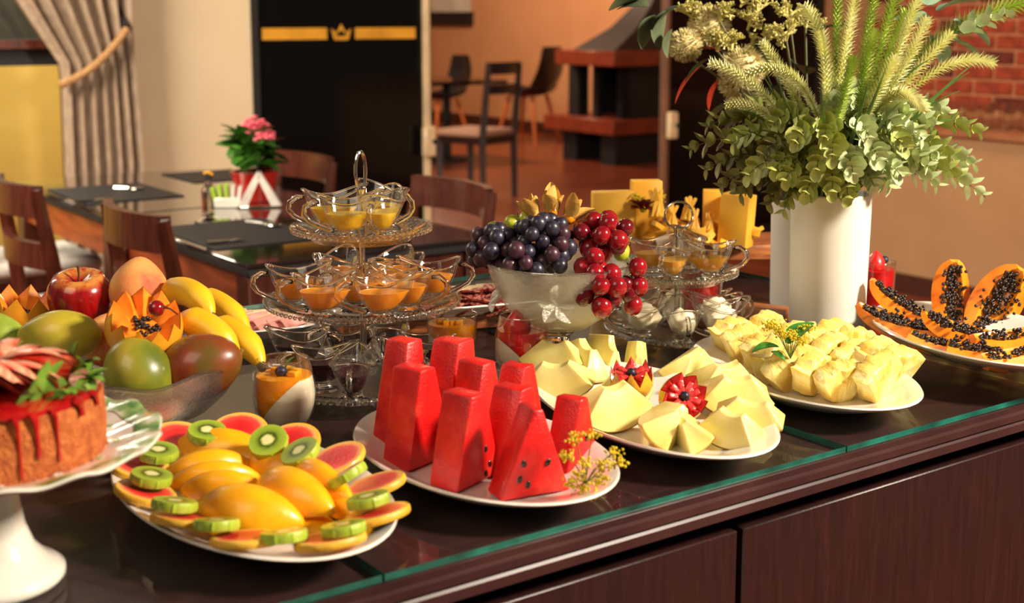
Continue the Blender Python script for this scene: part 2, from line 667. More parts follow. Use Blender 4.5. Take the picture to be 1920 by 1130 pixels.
# curtain with its tie rope
def curtain():
    z1, zk, z0 = 2.3, 1.115, .25
    n, rows = 90, 26
    vs, fs = [], []
    v0 = DV - .16
    uL0, uR0 = uof(-70, v0), uof(246, v0)
    for j in range(rows + 1):
        t = j / rows
        z = z1 + (z0 - z1) * t
        if z > zk:
            k = (z - zk) / (1.42 - zk)
            L_ = uof(106 - 92 * min(k, 2.0), v0)
            amp = .022 + .012 * min(k, 1)
        else:
            k = (zk - z) / (zk - .7)
            L_ = uof(108 - 3 * min(k, 1.5), v0)
            amp = .020
        R_ = uof(243 + 12 * min(1, max(0, (1.3 - z) / .6)), v0)
        for i in range(n + 1):
            s = i / n
            u = L_ + (R_ - L_) * s
            w = math.sin(s * 42 + .6 * math.sin(s * 9)) + .4 * math.sin(s * 83 + 1 + t)
            vs.append(Vector((u, v0 + amp * w, z)))
    for j in range(rows):
        for i in range(n):
            a = j * (n + 1) + i
            fs.append((a, a + 1, a + n + 2, a + n + 1))
    m = len(vs)
    vs2 = [p + Vector((0, .004, 0)) for p in vs]
    return vs + vs2, fs + [tuple(i + m for i in reversed(f)) for f in fs]


cu = thing('curtain', 'beige linen curtain tied back beside the garden window', 'curtain')
place(cu, rz=RZU)
part('cloth', curtain(), M['curtain'], cu, 180)
v0 = DV - .19
tp = []
for i in range(13):
    t = i / 12
    x, z = 104 + 130 * t, 1.30 - (.0)
    yy = 158 - 52 * t - 52 * t ** 2.2 + 0
    p = onv(x, v0, 0)
    tp.append(Vector((p.x * U.x + p.y * U.y, v0 - .012 * math.sin(t * PI) - .02, CZ - (yy - 30) / 2530 * p.y)))
part('tie_rope', tube(tp, .016, 8), M['rope'], cu, label='twisted tan tie rope')
part('wall_hook', tube([tp[-1], tp[-1] + Vector((0, .05, .05)), tp[-1] + Vector((0, .1, .10)), tp[-1] + Vector((0, .12, .16))], .012, 8), M['black'], cu)

# ================================================================== dining furniture
def dining_chair(label, group, wood, seat_m, h=.86, k=1.0):
    t = thing('dining_chair', label, 'chair', group=group)
    for s in (-1, 1):
        part('leg', tube([(s * .19, -.20, 0), (s * .19, -.19, .43), (s * .19, -.215, .66), (s * .185, -.245, h - .01)], [.017 * k, .022 * k, .021 * k, .017 * k], 4), wood, t)
        part('leg', tube([(s * .185, .20, 0), (s * .185, .20, .43)], [.016 * k, .022 * k], 4), wood, t)
    def rail(z0, z1, y, bow):
        n = 10
        vs, fs = [], []
        for i in range(n + 1):
            s = -1 + 2 * i / n
            yy = y - bow * (1 - s * s)
            for (dy, z) in ((-.012, z0), (.012, z0), (.012, z1), (-.012, z1)):
                vs.append(Vector((s * .185, yy + dy, z)))
        for i in range(n):
            for k in range(4):
                fs.append((i * 4 + k, i * 4 + (k + 1) % 4, i * 4 + 4 + (k + 1) % 4, i * 4 + 4 + k))
        fs += [(0, 1, 2, 3), tuple(n * 4 + k for k in (3, 2, 1, 0))]
        return vs, fs
    part('top_rail', rail(h - .085, h, -.238, .045), wood, t)
    part('back_slat', rail(h - .225, h - .155, -.222, .04), wood, t)
    part('seat_frame', box(.40, .42, .05, 0, 0, .40, .004), wood, t)
    part('seat_cushion', box(.41, .42, .05, 0, .005, .45, .02, 3), seat_m, t)
    return t


RUP, RUM = RZU - PI / 2, RZU + PI / 2          # chair facing +u, -u
ch = dining_chair('mahogany dining chair tucked under the near glass table, back to the buffet', None, M['chair_wood'], M['cushion'])
pA = uv(1.075 + .24, 3.02)
place(ch, pA, RUP)
for lab, u, v, rz in (('mahogany dining chair with pale seat at the curtain-side table, back to the buffet', 1.24, 3.72, RUP),
                      ('dining chair at the curtain-side table, next to the garden window', 1.24, 4.62, RUP),
                      ('mahogany dining chair behind the near glass table, facing the buffet', 1.70, 3.0, RUM),
                      ('mahogany dining chair behind the red pot, by the dark glass door', 1.70, 3.87, RUM)):
    dup(ch, uv(u, v), rz, label=lab)


def dining_table(label, u0, u1, v0, v1):
    t = thing('dining_table', label, 'table', uv((u0 + u1) / 2, (v0 + v1) / 2), RZU)
    a, b = (u1 - u0), (v1 - v0)
    part('glass_top', box(a, b, .012, 0, 0, .738, .003), M['table_glass'], t)
    part('table_top', box(a - .01, b - .01, .02, 0, 0, .718, .003), M['black'], t)
    for s in (-1, 1):
        part('apron', box(.02, b - .16, .10, s * (a / 2 - .035), 0, .618), M['apron'], t)
        part('apron', box(a - .16, .02, .10, 0, s * (b / 2 - .035), .618), M['chair_wood'], t)
        for q in (-1, 1):
            part('leg', box(.07, .07, .718, s * (a / 2 - .045), q * (b / 2 - .045), 0, .003), M['chair_wood'], t)
    return t


dining_table('dark glass-topped wooden table holding the pink flowers', 1.22, 1.90, 2.735, 3.64)
dining_table('dark glass-topped wooden table beside the curtain', 1.22, 1.90, 3.655, 4.62)
TZ2 = .75


def placemat(x, y, label, su=.30, sv=.40):
    solid('placemat', box(su, sv, .003, 0, 0, 0, .001), M['black'], label, 'placemat', at(x, y, TZ2 + .0005), RZU, 'placemats on the dining tables')


placemat(215, 362, 'dark brown woven placemat near the curtain')
placemat(450, 437, 'dark brown woven placemat in front of the napkin holder')
placemat(400, 330, 'dark placemat behind the oil bottle', .26, .30)


def cutlery(kind, x0, y0, x1, y1, label):
    a, b = at(x0, y0, TZ2 + .008), at(x1, y1, TZ2 + .008)
    t = thing(kind, label, kind, a)
    d = b - a
    part('handle', tube([(0, 0, 0), d * .55], [.006, .004], 6), M['steel'], t)
    if kind == 'spoon':
        part('bowl', xf(ball(.03, .018, .006, 12, 8), Matrix.Translation(d * .85) @ rot(0, 0, math.atan2(d.y, d.x))), M['steel'], t)
    else:
        part('blade', tube([d * .5, d * .75, d], [.004, .010, .003], 6, flat=.3), M['steel'], t)


cutlery('knife', 138, 378, 205, 372, 'steel knife on the placemat near the curtain')
cutlery('spoon', 215, 352, 262, 353, 'steel spoon lying across the placemat near the curtain')
cutlery('knife', 388, 456, 462, 448, 'steel knife on the placemat before the napkin holder')
cutlery('spoon', 462, 415, 520, 422, 'steel spoon beside the napkin holder')
cutlery('spoon', 368, 418, 396, 398, 'steel spoon at the table edge by the oil bottle')

# potted kalanchoe
pp = at(478, 372, TZ2)
t = thing('potted_kalanchoe', 'pink kalanchoe in a square red pot on the dining table', 'potted plant', pp, RZU - .5)
part('pot', lathe([(0, 0), (.058, 0), (.07, .08), (.072, .085), (.066, .085), (.062, .075), (0, .075)], 4 * 6, 1, 1,
                  lambda p, a, r, z: p * 1.0), mat('red_pot_glaze', (176, 34, 20), 6, .25, coat=.5), t)
part('soil', lathe([(0, .077), (.064, .077)], 24), mat('soil', (40, 26, 18), 60, .95, .6), t)
kl = mat('kalanchoe_leaf', [(.3, (38, 88, 26)), (.7, (84, 140, 44))], 30, .4, coat=.2)


def leaf_geo(l, w, cup=.25, n=6, bend=.3):
    vs, fs = [], []
    for i in range(n + 1):
        s = i / n
        ww = w * math.sin(PI * min(1, s * .93 + .05)) ** .75
        z = -bend * l * s * s
        vs += [Vector((l * s, -ww, z + cup * ww)), Vector((l * s, 0, z)), Vector((l * s, ww, z + cup * ww))]
    for i in range(n):
        for k in range(2):
            a = i * 3 + k
            fs.append((a, a + 1, a + 4, a + 3))
    m = len(vs)
    return vs + [p + Vector((0, 0, -.0006)) for p in vs], fs + [tuple(q + m for q in reversed(f)) for f in fs]


KL = mesh('leaf', leaf_geo(.085, .030), kl, 180)
for i in range(46):
    a, e = R.uniform(0, 2 * PI), R.uniform(-.1, 1.1)
    o = part('leaf', KL, None, t)
    h = R.uniform(.0, .10)
    o.location = (.015 * math.cos(a), .015 * math.sin(a), .085 + h)
    o.rotation_euler = Euler((R.uniform(-.4, .4), -e, a))
    s = R.uniform(.7, 1.15)
    o.scale = (s, s, s)
pk = mat('pink_petals', [(.3, (226, 70, 96)), (.7, (248, 130, 140))], 60, .5)
for i in range(13):
    a, r = R.uniform(0, 2 * PI), R.uniform(.0, .062)
    tip = Vector((r * math.cos(a) * 1.25, r * math.sin(a), .215 + R.uniform(-.02, .02) - r * .3))
    st = part('flower_stalk', tube([(tip.x * .25, tip.y * .25, .10), tip * .9 + Vector((0, 0, .012)), tip], .003, 5), kl, t)
    fl = []
    for k in range(16):
        q = tip + Vector((R.gauss(0, .014), R.gauss(0, .014), R.gauss(.006, .006)))
        fl.append(mv(ball(.0085, .0085, .005, 7, 4), *q))
    part('blossom', join(*fl), pk, st, kind='stuff')

# napkin holder, packets, bottle
np_ = at(487, 388, TZ2)
t = thing('napkin_holder', 'white napkins standing in a triangular holder before the red pot', 'napkin holder', np_, .15)
part('holder_base', box(.11, .05, .006, 0, 0, 0, .002), M['steel'], t)
for s in (-1, 1):
    part('napkin', prism([(s * .062, .006), (s * .034, .006), (-s * .004, .088), (s * .004, .104)], .045)
         if s > 0 else prism([(-.034, .006), (-.062, .006), (-.004, .104), (.004, .088)], .045), mat('napkin_paper', (238, 226, 214), 20, .9), t)
    t.children[-1].matrix_basis = Matrix.Translation((0, .022, 0)) @ rot(PI / 2)
pk_ = at(428, 388, TZ2)
t = thing('sachet_holder', 'small holder of green and white sweetener sachets', 'holder', pk_, .1)
part('holder', box(.075, .05, .03, 0, 0, 0, .003), M['ceramic'], t)
for i in range(5):
    part('sachet', box(.010, .045, .055, -.028 + i * .014, 0, .012), mat('sachet_green', (168, 200, 60), 40, .6) if i < 3 else M['ceramic'], t)
    t.children[-1].rotation_euler = (0, -.25 + .1 * i, 0)
bt = at(392, 386, TZ2)
t = thing('oil_bottle', 'small glass oil cruet with a dark cap and gold top', 'bottle', bt)
part('bottle', lathe([(0, 0), (.02, 0), (.021, .045), (.012, .062), (.010, .075)], 20), M['glass_thick'], t)
part('cap', lathe([(0, .075), (.011, .075), (.011, .092), (0, .094)], 16), M['black'], t)
part('spout', tube([(-.012, 0, .096), (.0, 0, .10), (.014, 0, .092)], .005, 6), M['gold'], t)

# ================================================================== lounge behind the door
fc = at(925, 372, 0)
c2 = dining_chair('dark wooden chair with tan seat in the lounge beyond the doors', None, M['chair_dark'], M['cushion_tan'], .98, 1.5)
place(c2, fc + Vector((-.12, .10, 0)), 2.35 - PI)
c2.rotation_euler = (0, 0, .95)


def shell_chair(label, loc, rz, wood=True):
    t = thing('shell_chair', label, 'chair', loc, rz)
    n, m = 16, 12
    vs, fs = [], []
    for i in range(n + 1):
        s = i / n
        if s < .5:
            y, z = .22 - .40 * (s / .5), .47 - .035 * math.sin(s / .5 * PI)
        else:
            k = (s - .5) / .5
            y, z = -.18 - .13 * k - .05 * math.sin(k * PI), .47 + .42 * k
        w = .23 * (1 - .35 * max(0, (s - .6) / .4) ** 2) * (1 - .25 * max(0, (.15 - s) / .15) ** 2)
        for j in range(m + 1):
            q = -1 + 2 * j / m
            cup = .06 * q * q
            vs.append(Vector((w * q, y + (cup if s > .5 else 0), z + (cup if s <= .5 else 0))))
    for i in range(n):
        for j in range(m):
            a = i * (m + 1) + j
            fs.append((a, a + 1, a + m + 2, a + m + 1))
    k = len(vs)
    vs2 = [p + Vector((0, .012 if p.z > .5 else 0, -.012)) for p in vs]
    part('shell', (vs + vs2, fs + [tuple(i + k for i in reversed(f)) for f in fs]), M['black_shell'], t, 180)
    for sx in (-1, 1):
        for sy in (-1, 1):
            part('leg', tube([(sx * .12, sy * .12 - .0, .44), (sx * .21, sy * .21, 0)], [.022, .013], 8), M['beech'], t)
    return t


shell_chair('black shell chair on wooden legs beside the fireplace', at(990, 268, 0), 1.0).scale = (1.15, 1.15, 1.12)
shell_chair('black shell chair behind the lounge table, under the window', at(828, 262, 0), 2.2)
lt = at(838, 300, 0)
t = thing('lounge_table', 'small black table in the lounge behind the tan-seated chair', 'table', lt, RZU)
part('table_top', box(.8, .8, .035, 0, 0, .70, .006), M['black_glass'], t)
part('pedestal', lathe([(0, 0), (.22, 0), (.22, .02), (.04, .05), (.035, .70)], 20), M['black'], t)

wl = struct('window_2', B(8.93, 9.0, 13.4, 15.8, 1.19, 1.35), M['black'], rz=RZU)
part('pane', B(8.97, 8.99, 13.45, 15.7, 1.35, 2.4), mat('bright_window', (235, 225, 205), 3, .3), wl)

FU, FV0, FV1 = 7.5, 8.93, 9.70
t = thing('fireplace', 'dark metal fireplace with flared hood and red wooden slabs', 'fireplace')
place(t, rz=RZU)
for v_ in (FV0 + .02, FV1 - .2):
    part('base_leg', B(FU, 8.7, v_, v_ + .2, 0, .27), M['black'], t)
part('bench_slab', B(FU - .06, 8.9, FV0 - .02, FV1 + .22, .27, .40, .006), M['slab'], t)
part('firebox', join(B(FU + .1, FU + .22, FV0 + .05, FV0 + .13, .40, .87), B(FU + .1, FU + .16, FV0 + .4, FV0 + .47, .40, .87), B(FU + .1, FU + .22, FV1 - .10, FV1 + .05, .40, .87),
                     B(8.5, 8.6, FV0 + .05, FV1, .40, .87), B(FU + .1, 8.6, FV0 + .05, FV0 + .13, .40, .87), B(FU + .4, 8.6, FV1 - .06, FV1, .40, .87)), M['black'], t)
part('mantel_slab', B(FU - .1, 8.9, FV0 - .07, FV1 + .0, .87, 1.0, .006), M['slab'], t)
hv, hf = [], []
for i in range(9):
    k = i / 8
    z = 1.0 + 1.6 * k
    sh = (1 - (1 - k) ** 4.5) if k < 1 else 1
    a = .62 * sh
    u0, u1 = FU + a, 8.9
    w0, w1 = FV0 + .05 + .05 * sh, FV1 - .14 - .42 * sh
    hv += [Vector((u0, w0, z)), Vector((u1, w0, z)), Vector((u1, w1, z)), Vector((u0, w1, z))]
for i in range(8):
    for k in range(4):
        hf.append((i * 4 + k, i * 4 + (k + 1) % 4, i * 4 + 4 + (k + 1) % 4, i * 4 + 4 + k))
part('hood', (hv, hf), M['hood'], t, 30)

# glasses standing on the bar
gl = solid('drinking_glass', lathe([(0, 0), (.03, 0), (.034, .11), (.031, .11), (.028, .006), (0, .006)], 14), M['glass_thick'],
           'clear drinking glass in the rows on the bar top', 'glass', uv(5.32, 4.3, .79), 0, 'glasses on the bar')
for i in range(2):
    for k in range(13):
        if i or k:
            dup(gl, uv(5.32 + .14 * i, 4.3 - .10 * k + R.uniform(-.01, .01), .79), 0)

# ================================================================== the buffet counter
F0, F1, UL, UR = .866, 1.84, -.75, 1.625
t = thing('buffet_cabinet', 'dark wooden buffet cabinet with flat doors under the counter', 'cabinet')
place(t, rz=RZU)
part('cabinet_body', B(UL + .02, UR - .02, F0 + .03, F1 - .03, 0, TOP - .038), M['recess'], t)
# door joints (the visible one sits under the middle glass sheet)
pj = at(1418, 990, TOP - .05)
uj = pj.x * U.x + pj.y * U.y
for a, b in ((uj - 1.0, uj - .52), (uj - .515, uj - .004), (uj + .004, uj + .62)):
    part('door', B(a, min(b, UR - .02), F0 + .006, F0 + .028, .06, TOP - .058, .0015), M['wood_cab'], t)
t = thing('worktop', 'dark polished wooden worktop with moulded front edge', 'worktop')
place(t, rz=RZU)
part('top_board', B(UL, UR, F0 + .012, F1, TOP - .026, TOP - .0065), M['wood_top'], t)
mp = [(-.004, -.0068), (-.004, -.013), (-.008, -.015), (-.008, -.022), (-.004, -.025), (-.006, -.028), (-.006, -.037), (.012, -.037), (.012, -.0068)]
n = len(mp)
vs = [Vector((u_, F0 + a, TOP + b)) for u_ in (UL, UR) for a, b in mp]
part('edge_moulding', (vs, [(i, (i + 1) % n, n + (i + 1) % n, n + i) for i in range(n)] + [tuple(range(n)), tuple(range(2 * n - 1, n - 1, -1))]),
     M['wood_top'], t, 20)


def sheet(label, u0, u1):
    o = thing('glass_sheet', label, 'glass sheet')
    place(o, rz=RZU)
    g = B(u0, u1, F0, F1, TOP - .006, TOP)
    part('pane', (g[0], [f for f in g[1] if abs(sum(g[0][i].z for i in f) / 4 - (TOP - .003)) > .001]), M['pane'], o, 0)
    part('polished_edge', (g[0], [f for f in g[1] if abs(sum(g[0][i].z for i in f) / 4 - (TOP - .003)) < .001]), M['pane_edge'], o, 0, label='green polished glass edge')


s1, s2 = .494, 1.037
sheet('clear glass sheet under the cake stand and the mango platter', UL, s1 - .0012)
sheet('clear glass sheet under the watermelon and melon platters', s1 + .0012, s2 - .0012)
sheet('clear glass sheet under the white vases and the papaya', s2 + .0012, UR)
# ================================================================== vessels
def oval_plate(name, label, c, a, b, ang, h=0.0):
    prof = [(0, 0), (.58, 0), (.62, .002), (.68, .004), (.88, .016), (.985, .0225), (1.0, .0245), (.99, .0262), (.965, .0255), (.86, .019), (.68, .0085), (.6, .006), (0, .006)]
    o = solid(name, lathe(prof, 72, a, b), M['ceramic'], label, 'plate', Vector((c[0], c[1], TOP + h)), math.radians(ang), smooth=50)
    return o


oval_plate('oval_platter', 'white oval platter of mango, kiwi and guava slices', (-.232, 1.124), .187, .105, -54.7)
oval_plate('oval_platter', 'white oval platter of red watermelon wedges', (-.03, 1.228), .168, .107, -57)
oval_plate('oval_platter', 'white oval platter of pale melon wedges', (.145, 1.376), .191, .103, -66)
oval_plate('oval_platter', 'white oval platter of pineapple pieces', (.339, 1.52), .177, .105, -68)
PAP = (.578, 1.618)
oval_plate('oval_platter', 'white oval platter of papaya on a clear riser', PAP, .176, .112, -76, .021)
# clear acrylic riser under the papaya platter
t = thing('acrylic_riser', 'clear acrylic riser under the papaya platter', 'riser', Vector((PAP[0], PAP[1], TOP)), RZU)
acr = clear('acrylic', (.93, .92, .9), .10, .9, .02)
for s in (-.018, .10):
    part('side_panel', box(.004, .24, .0165, s, .03, 0), acr, t, 0)
part('top_panel', box(.122, .24, .004, .041, .03, .0165), acr, t, 0)

# tiered stands ----------------------------------------------------------------
def tier_plate(r, z, ribs=64):
    prof = [(.006, 0), (r * .70, 0), (r * .74, .004), (r * .93, .012), (r * .99, .0135), (r, .015), (r * .985, .0175), (r * .92, .016), (r * .74, .0085), (r * .70, .0045), (.006, .0045)]
    def fn(p, a, rr, zz):
        if rr > r * .9:
            k = 1 + .006 * math.sin(a * ribs)
            return Vector((p.x * k, p.y * k, p.z + .0007 * math.sin(a * ribs)))
        return p
    return mv(lathe(prof, 4 * ribs, fn=fn), 0, 0, z)


def tier_stand(label, loc, tiers, hrod, handle):
    t = thing('tiered_stand', label, 'tiered stand', loc)
    for r, z in tiers:
        p = part('tier_plate', tier_plate(r, z), M['glass_rib'], t, 60)
        rb = []
        n = int(r * 900)
        for i in range(n):
            a = 2 * PI * i / n
            c, s = math.cos(a), math.sin(a)
            rb.append(tube([(r * .75 * c, r * .75 * s, z + .0095), (r * .92 * c, r * .92 * s, z + .0168)], .0011, 4, False))
        part('rim_ribs', join(*rb), M['glass_thick'], p, kind='stuff')
        bd = []
        n = int(r * 800)
        for i in range(n):
            a = 2 * PI * i / n
            bd.append(mv(ball(.0026, n=6, m=4), r * .97 * math.cos(a), r * .97 * math.sin(a), z + .0125))
        part('beaded_edge', join(*bd), M['glass_thick'], p, kind='stuff')
    part('rod', tube([(0, 0, tiers[0][1]), (0, 0, hrod)], .0038, 10), M['steel'], t)
    part('collar', lathe([(0, hrod - .004), (.006, hrod - .003), (.005, hrod + .006), (.007, hrod + .01), (0, hrod + .013)], 14), M['steel'], t)
    if handle == 'loop':
        pts = [Vector((.008 * math.sin(a), 0, hrod + .031 - .022 * math.cos(a))) for a in [2 * PI * i / 24 for i in range(25)]]
        o = part('handle_loop', tube(pts, .0022, 8, False), M['steel'], t)
        o.rotation_euler = (0, 0, .9)
    else:
        o = part('handle_ring', xf(ring(.0185, .0016), Matrix.Translation((0, 0, hrod + .027)) @ rot(PI / 2)), M['steel'], t)
    return t


T1 = C(683, 722)
tier_stand('three-tier glass stand with chrome rod and loop handle', T1, [(.130, .002), (.116, .090), (.083, .176)], .225, 'loop')
T2 = C(1268, 634)
tier_stand('two-tier glass stand with chrome ring handle', T2, [(.098, .002), (.082, .080)], .142, 'ring')

# glass sauce boats --------------------------------------------------------------
def boat_ring(z, s, lift=0, n=28, inset=0):
    """oval cross section; spout at +x, handle at -x"""
    out = []
    for i in range(n):
        a = 2 * PI * i / n
        c, q = math.cos(a), math.sin(a)
        ax = (.026 + .010 * max(0, c) ** 3) - inset
        x, y = ax * c * s, (.0205 - inset) * q * s
        dz = lift * (.010 * max(0, c) ** 2 + .006 * max(0, -c) ** 2 - .003 * abs(q) ** 2)
        out.append(Vector((x, y, z + dz)))
    return out


def loft(rings, cap0=True, cap1=True):
    vs, fs = [], []
    n = len(rings[0])
    for r in rings:
        vs += r
    for k in range(len(rings) - 1):
        for i in range(n):
            j = (i + 1) % n
            fs.append((k * n + i, k * n + j, (k + 1) * n + j, (k + 1) * n + i))
    if cap0:
        fs.append(tuple(range(n - 1, -1, -1)))
    if cap1:
        fs.append(tuple(range((len(rings) - 1) * n, len(rings) * n)))
    return vs, fs


ZS = [(.010, .42), (.014, .56), (.020, .72), (.028, .88), (.036, 1.0), (.041, 1.10)]
outer_r = [boat_ring(z, s, ((z - .010) / .031) ** 2) for z, s in ZS]
inner_r = [boat_ring(z + .0012, s, ((z - .010) / .031) ** 2, inset=.0022) for z, s in ZS]
BODY = mesh('bowl', loft(outer_r + list(reversed(inner_r)), True, True), M['glass'], 60)
RIM = mesh('rim', tube([p.copy() for p in outer_r[-1]] + [outer_r[-1][0].copy(), outer_r[-1][1].copy()], .0013, 6, False), M['glass_thick'], 180)
FOOT = mesh('foot', lathe([(0, 0), (.0165, 0), (.0175, .0015), (.015, .0035), (.0095, .006), (.0085, .0085), (.011, .0105), (0, .0108)], 24), M['glass_thick'], 60)
hp = [(-.0265, 0, .0385), (-.034, 0, .0395), (-.0415, 0, .034), (-.0425, 0, .026), (-.037, 0, .019), (-.028, 0, .0145), (-.018, 0, .0105), (-.0125, 0, .009)]
HAND = mesh('handle', tube(hp, [.0022, .0028, .003, .003, .003, .003, .0028, .0022], 8), M['glass_thick'], 180)


def fill_mesh(top, dome=0):
    rs = []
    for z, s in ZS:
        if z < top:
            rs.append(boat_ring(z + .0014, s, 0, inset=.0026))
    k = [(z, s) for z, s in ZS if z >= top]
    s2 = 1.0
    for (za, sa), (zb, sb) in zip(ZS, ZS[1:]):
        if za <= top <= zb:
            s2 = sa + (sb - sa) * (top - za) / (zb - za)
    rs.append(boat_ring(top, s2, 0, inset=.0026))
    return loft(rs)


def scoop_geo(seed):
    g = ball(.0185, .015, .015, 22, 14)
    return ([p + p.normalized() * .004 * noise.noise(p * 140 + Vector((seed, 0, 0))) + Vector((.003, 0, .027)) for p in g[0]], g[1])


def jam(name, lo, hi, rough=.2):
    return mat(name, [(.3, lo), (.7, hi)], 70, rough, .08, sss=.3, coat=.15)


def sauce_boat(label, group, fm, top=.028, fname='filling', geo=None):
    t = thing('sauce_boat', label, 'sauce boat', group=group)
    for nm, me in (('bowl', BODY), ('rim', RIM), ('foot', FOOT), ('handle', HAND)):
        part(nm, me, None, t)
    part(fname, geo or fill_mesh(top), fm, t, 50)
    return t


JY = jam('yellow_jam', (236, 184, 20), (250, 212, 60))
JO = jam('orange_jam', (240, 138, 16), (250, 164, 34))
JP = jam('dark_berry_jam', (38, 6, 16), (70, 14, 26))
JH = jam('honey', (222, 150, 20), (240, 182, 50))
JC = mat('whipped_cream', [(.3, (232, 216, 176)), (.7, (248, 238, 212))], 60, .55, .4, bsc=130, sss=.2)


def boats(proto, base, h, items, z=.0055):
    first = True
    for (dx, dy, ang) in items:
        p = Vector((base.x + dx, base.y + dy, TOP + h + z))
        proto.scale = (1.13, 1.13, 1.13)
        if first:
            place(proto, p, ang)
            first = False
        else:
            dup(proto, p, ang)


# angle = direction of the spout (handle on the other side)
boats(sauce_boat('glass sauce boat of yellow jam on the top tier of the tall stand', 'yellow jam boats on the tall stand', JY, .027),
      T1, .176, [(-.038, .012, .25), (-.013, -.034, .15), (.027, -.022, 1.35), (.024, .038, 2.4)], .005)
boats(sauce_boat('glass sauce boat of orange jam on the middle tier of the tall stand', 'orange jam boats on the tall stand', JO, .029),
      T1, .090, [(-.078, -.010, .15), (-.040, -.064, .1), (.027, -.070, .2), (.055, -.032, 2.9), (.082, .028, 3.4),
                 (-.036, .056, 1.4), (.028, .060, 1.2), (-.004, -.020, .3), (-.022, .012, 2.6), (.036, .012, .8)], .005)
boats(sauce_boat('glass sauce boat of dark berry jam on the bottom tier of the tall stand', 'berry jam boats on the tall stand', JP, .030),
      T1, .002, [(-.078, .036, -2.9), (-.044, -.046, .1), (-.002, -.092, 1.6), (.050, -.052, 2.4), (-.030, .072, .1), (.022, .078, 1.5), (.076, .026, .3)], .005)
boats(sauce_boat('glass sauce boat of honey on the upper tier of the ring-handled stand', 'honey boats on the small stand', JH, .027),
      T2, .080, [(-.034, .018, .2), (-.010, -.034, 1.1), (.042, -.016, 3.0), (.018, .042, 1.9)], .005)
boats(sauce_boat('glass sauce boat of whipped cream on the lower tier of the ring-handled stand', 'cream boats on the small stand', JC, fname='cream_scoop', geo=scoop_geo(1)),
      T2, .002, [(-.050, -.034, .2), (.000, -.066, 1.6), (.052, -.046, .45), (.058, .012, 3.3), (-.060, .020, .3), (.004, .058, 1.0), (.05, .052, 2.8)], .005)

# dessert glasses -------------------------------------------------------------------
def dessert(label, p, kind, sauce, top_col, extra):
    t = thing('dessert_glass', label, 'dessert', p)
    if kind == 'round':
        P = [(.019, .002), (.027, .012), (.0325, .026), (.0340, .038), (.0325, .052), (.0290, .067), (.0268, .0765)]
    else:
        P = [(.0285, .002), (.0295, .02), (.0302, .04), (.0308, .06), (.0312, .076)]
    part('glass', lathe([(0, 0), (P[0][0], 0)] + P + [(r - .0012, z) for r, z in reversed(P)] + [(0, .004)], 40), M['glass'], t, 60)
    part('rim', mv(ring(P[-1][0] - .0006, .0008, 36, 6), 0, 0, P[-1][1]), M['glass_thick'], t)
    lev = .058 if kind == 'round' else .064
    def rad(z):
        for (ra, za), (rb, zb) in zip(P, P[1:]):
            if z <= zb:
                return ra + (rb - ra) * max(0, z - za) / (zb - za) - .0016
        return P[-1][0] - .0016
    # two layers meeting on a slanted plane: cream to the right, sauce to the left
    zs = [.004 + (lev - .004) * i / 24 for i in range(25)]
    def layer(side):
        rings = []
        for z in zs:
            r = rad(z)
            cut = extra.get('bias', 0) + (-.024 + .050 * (z - .004) / (lev - .004))        # x of the boundary at this height
            cut = max(-r * .999, min(r * .999, cut))
            lim = math.sqrt(max(0, r * r - cut * cut))
            rr = []
            for i in range(40):
                a = 2 * PI * i / 40
                x, y = r * math.cos(a), r * math.sin(a)
                if (side and x < cut) or (not side and x > cut - .0002):
                    x, y = cut - (0 if side else .0002), max(-lim, min(lim, y))
                rr.append(Vector((x, y, z)))
            rings.append(rr)
        return loft(rings)
    part('cream_layer', layer(True), mat('panna_cotta', (240, 226, 200), 8, .4, sss=.3), t, 50)
    part('sauce_layer', layer(False), sauce, t, 50)
    part('sauce_top', lathe([(0, lev - .002), (rad(lev) - .0002, lev - .002), (rad(lev) - .0004, lev + .0012), (0, lev + .0016)], 36), top_col, t)
    t.rotation_euler = (0, 0, extra.get('rz', 0))
    for nm, g, m in extra.get('top', []):
        part(nm, mv(g, 0, 0, lev), m, t)
    return t


MS = jam('mango_sauce', (240, 138, 8), (252, 168, 24))
RS = jam('red_berry_sauce', (186, 16, 18), (222, 36, 34))
BLU = mat('blueberry_skin', [(.3, (18, 18, 30)), (.7, (44, 46, 72))], 90, .45)
MNT = mat('mint_leaf', [(.3, (30, 96, 30)), (.7, (86, 160, 58))], 90, .45, .5, bsc=200)
STR = mat('strawberry_flesh', [(.3, (196, 18, 22)), (.7, (232, 52, 44))], 60, .3, .3, bsc=260, coat=.5)
MG = mat('mango_cubes', [(.3, (238, 150, 20)), (.7, (252, 184, 44))], 60, .3, sss=.2)


def berry(x, y, z=.006, r=.0065):
    return mv(ball(r, r, r * .9, 14, 10), x, y, z)


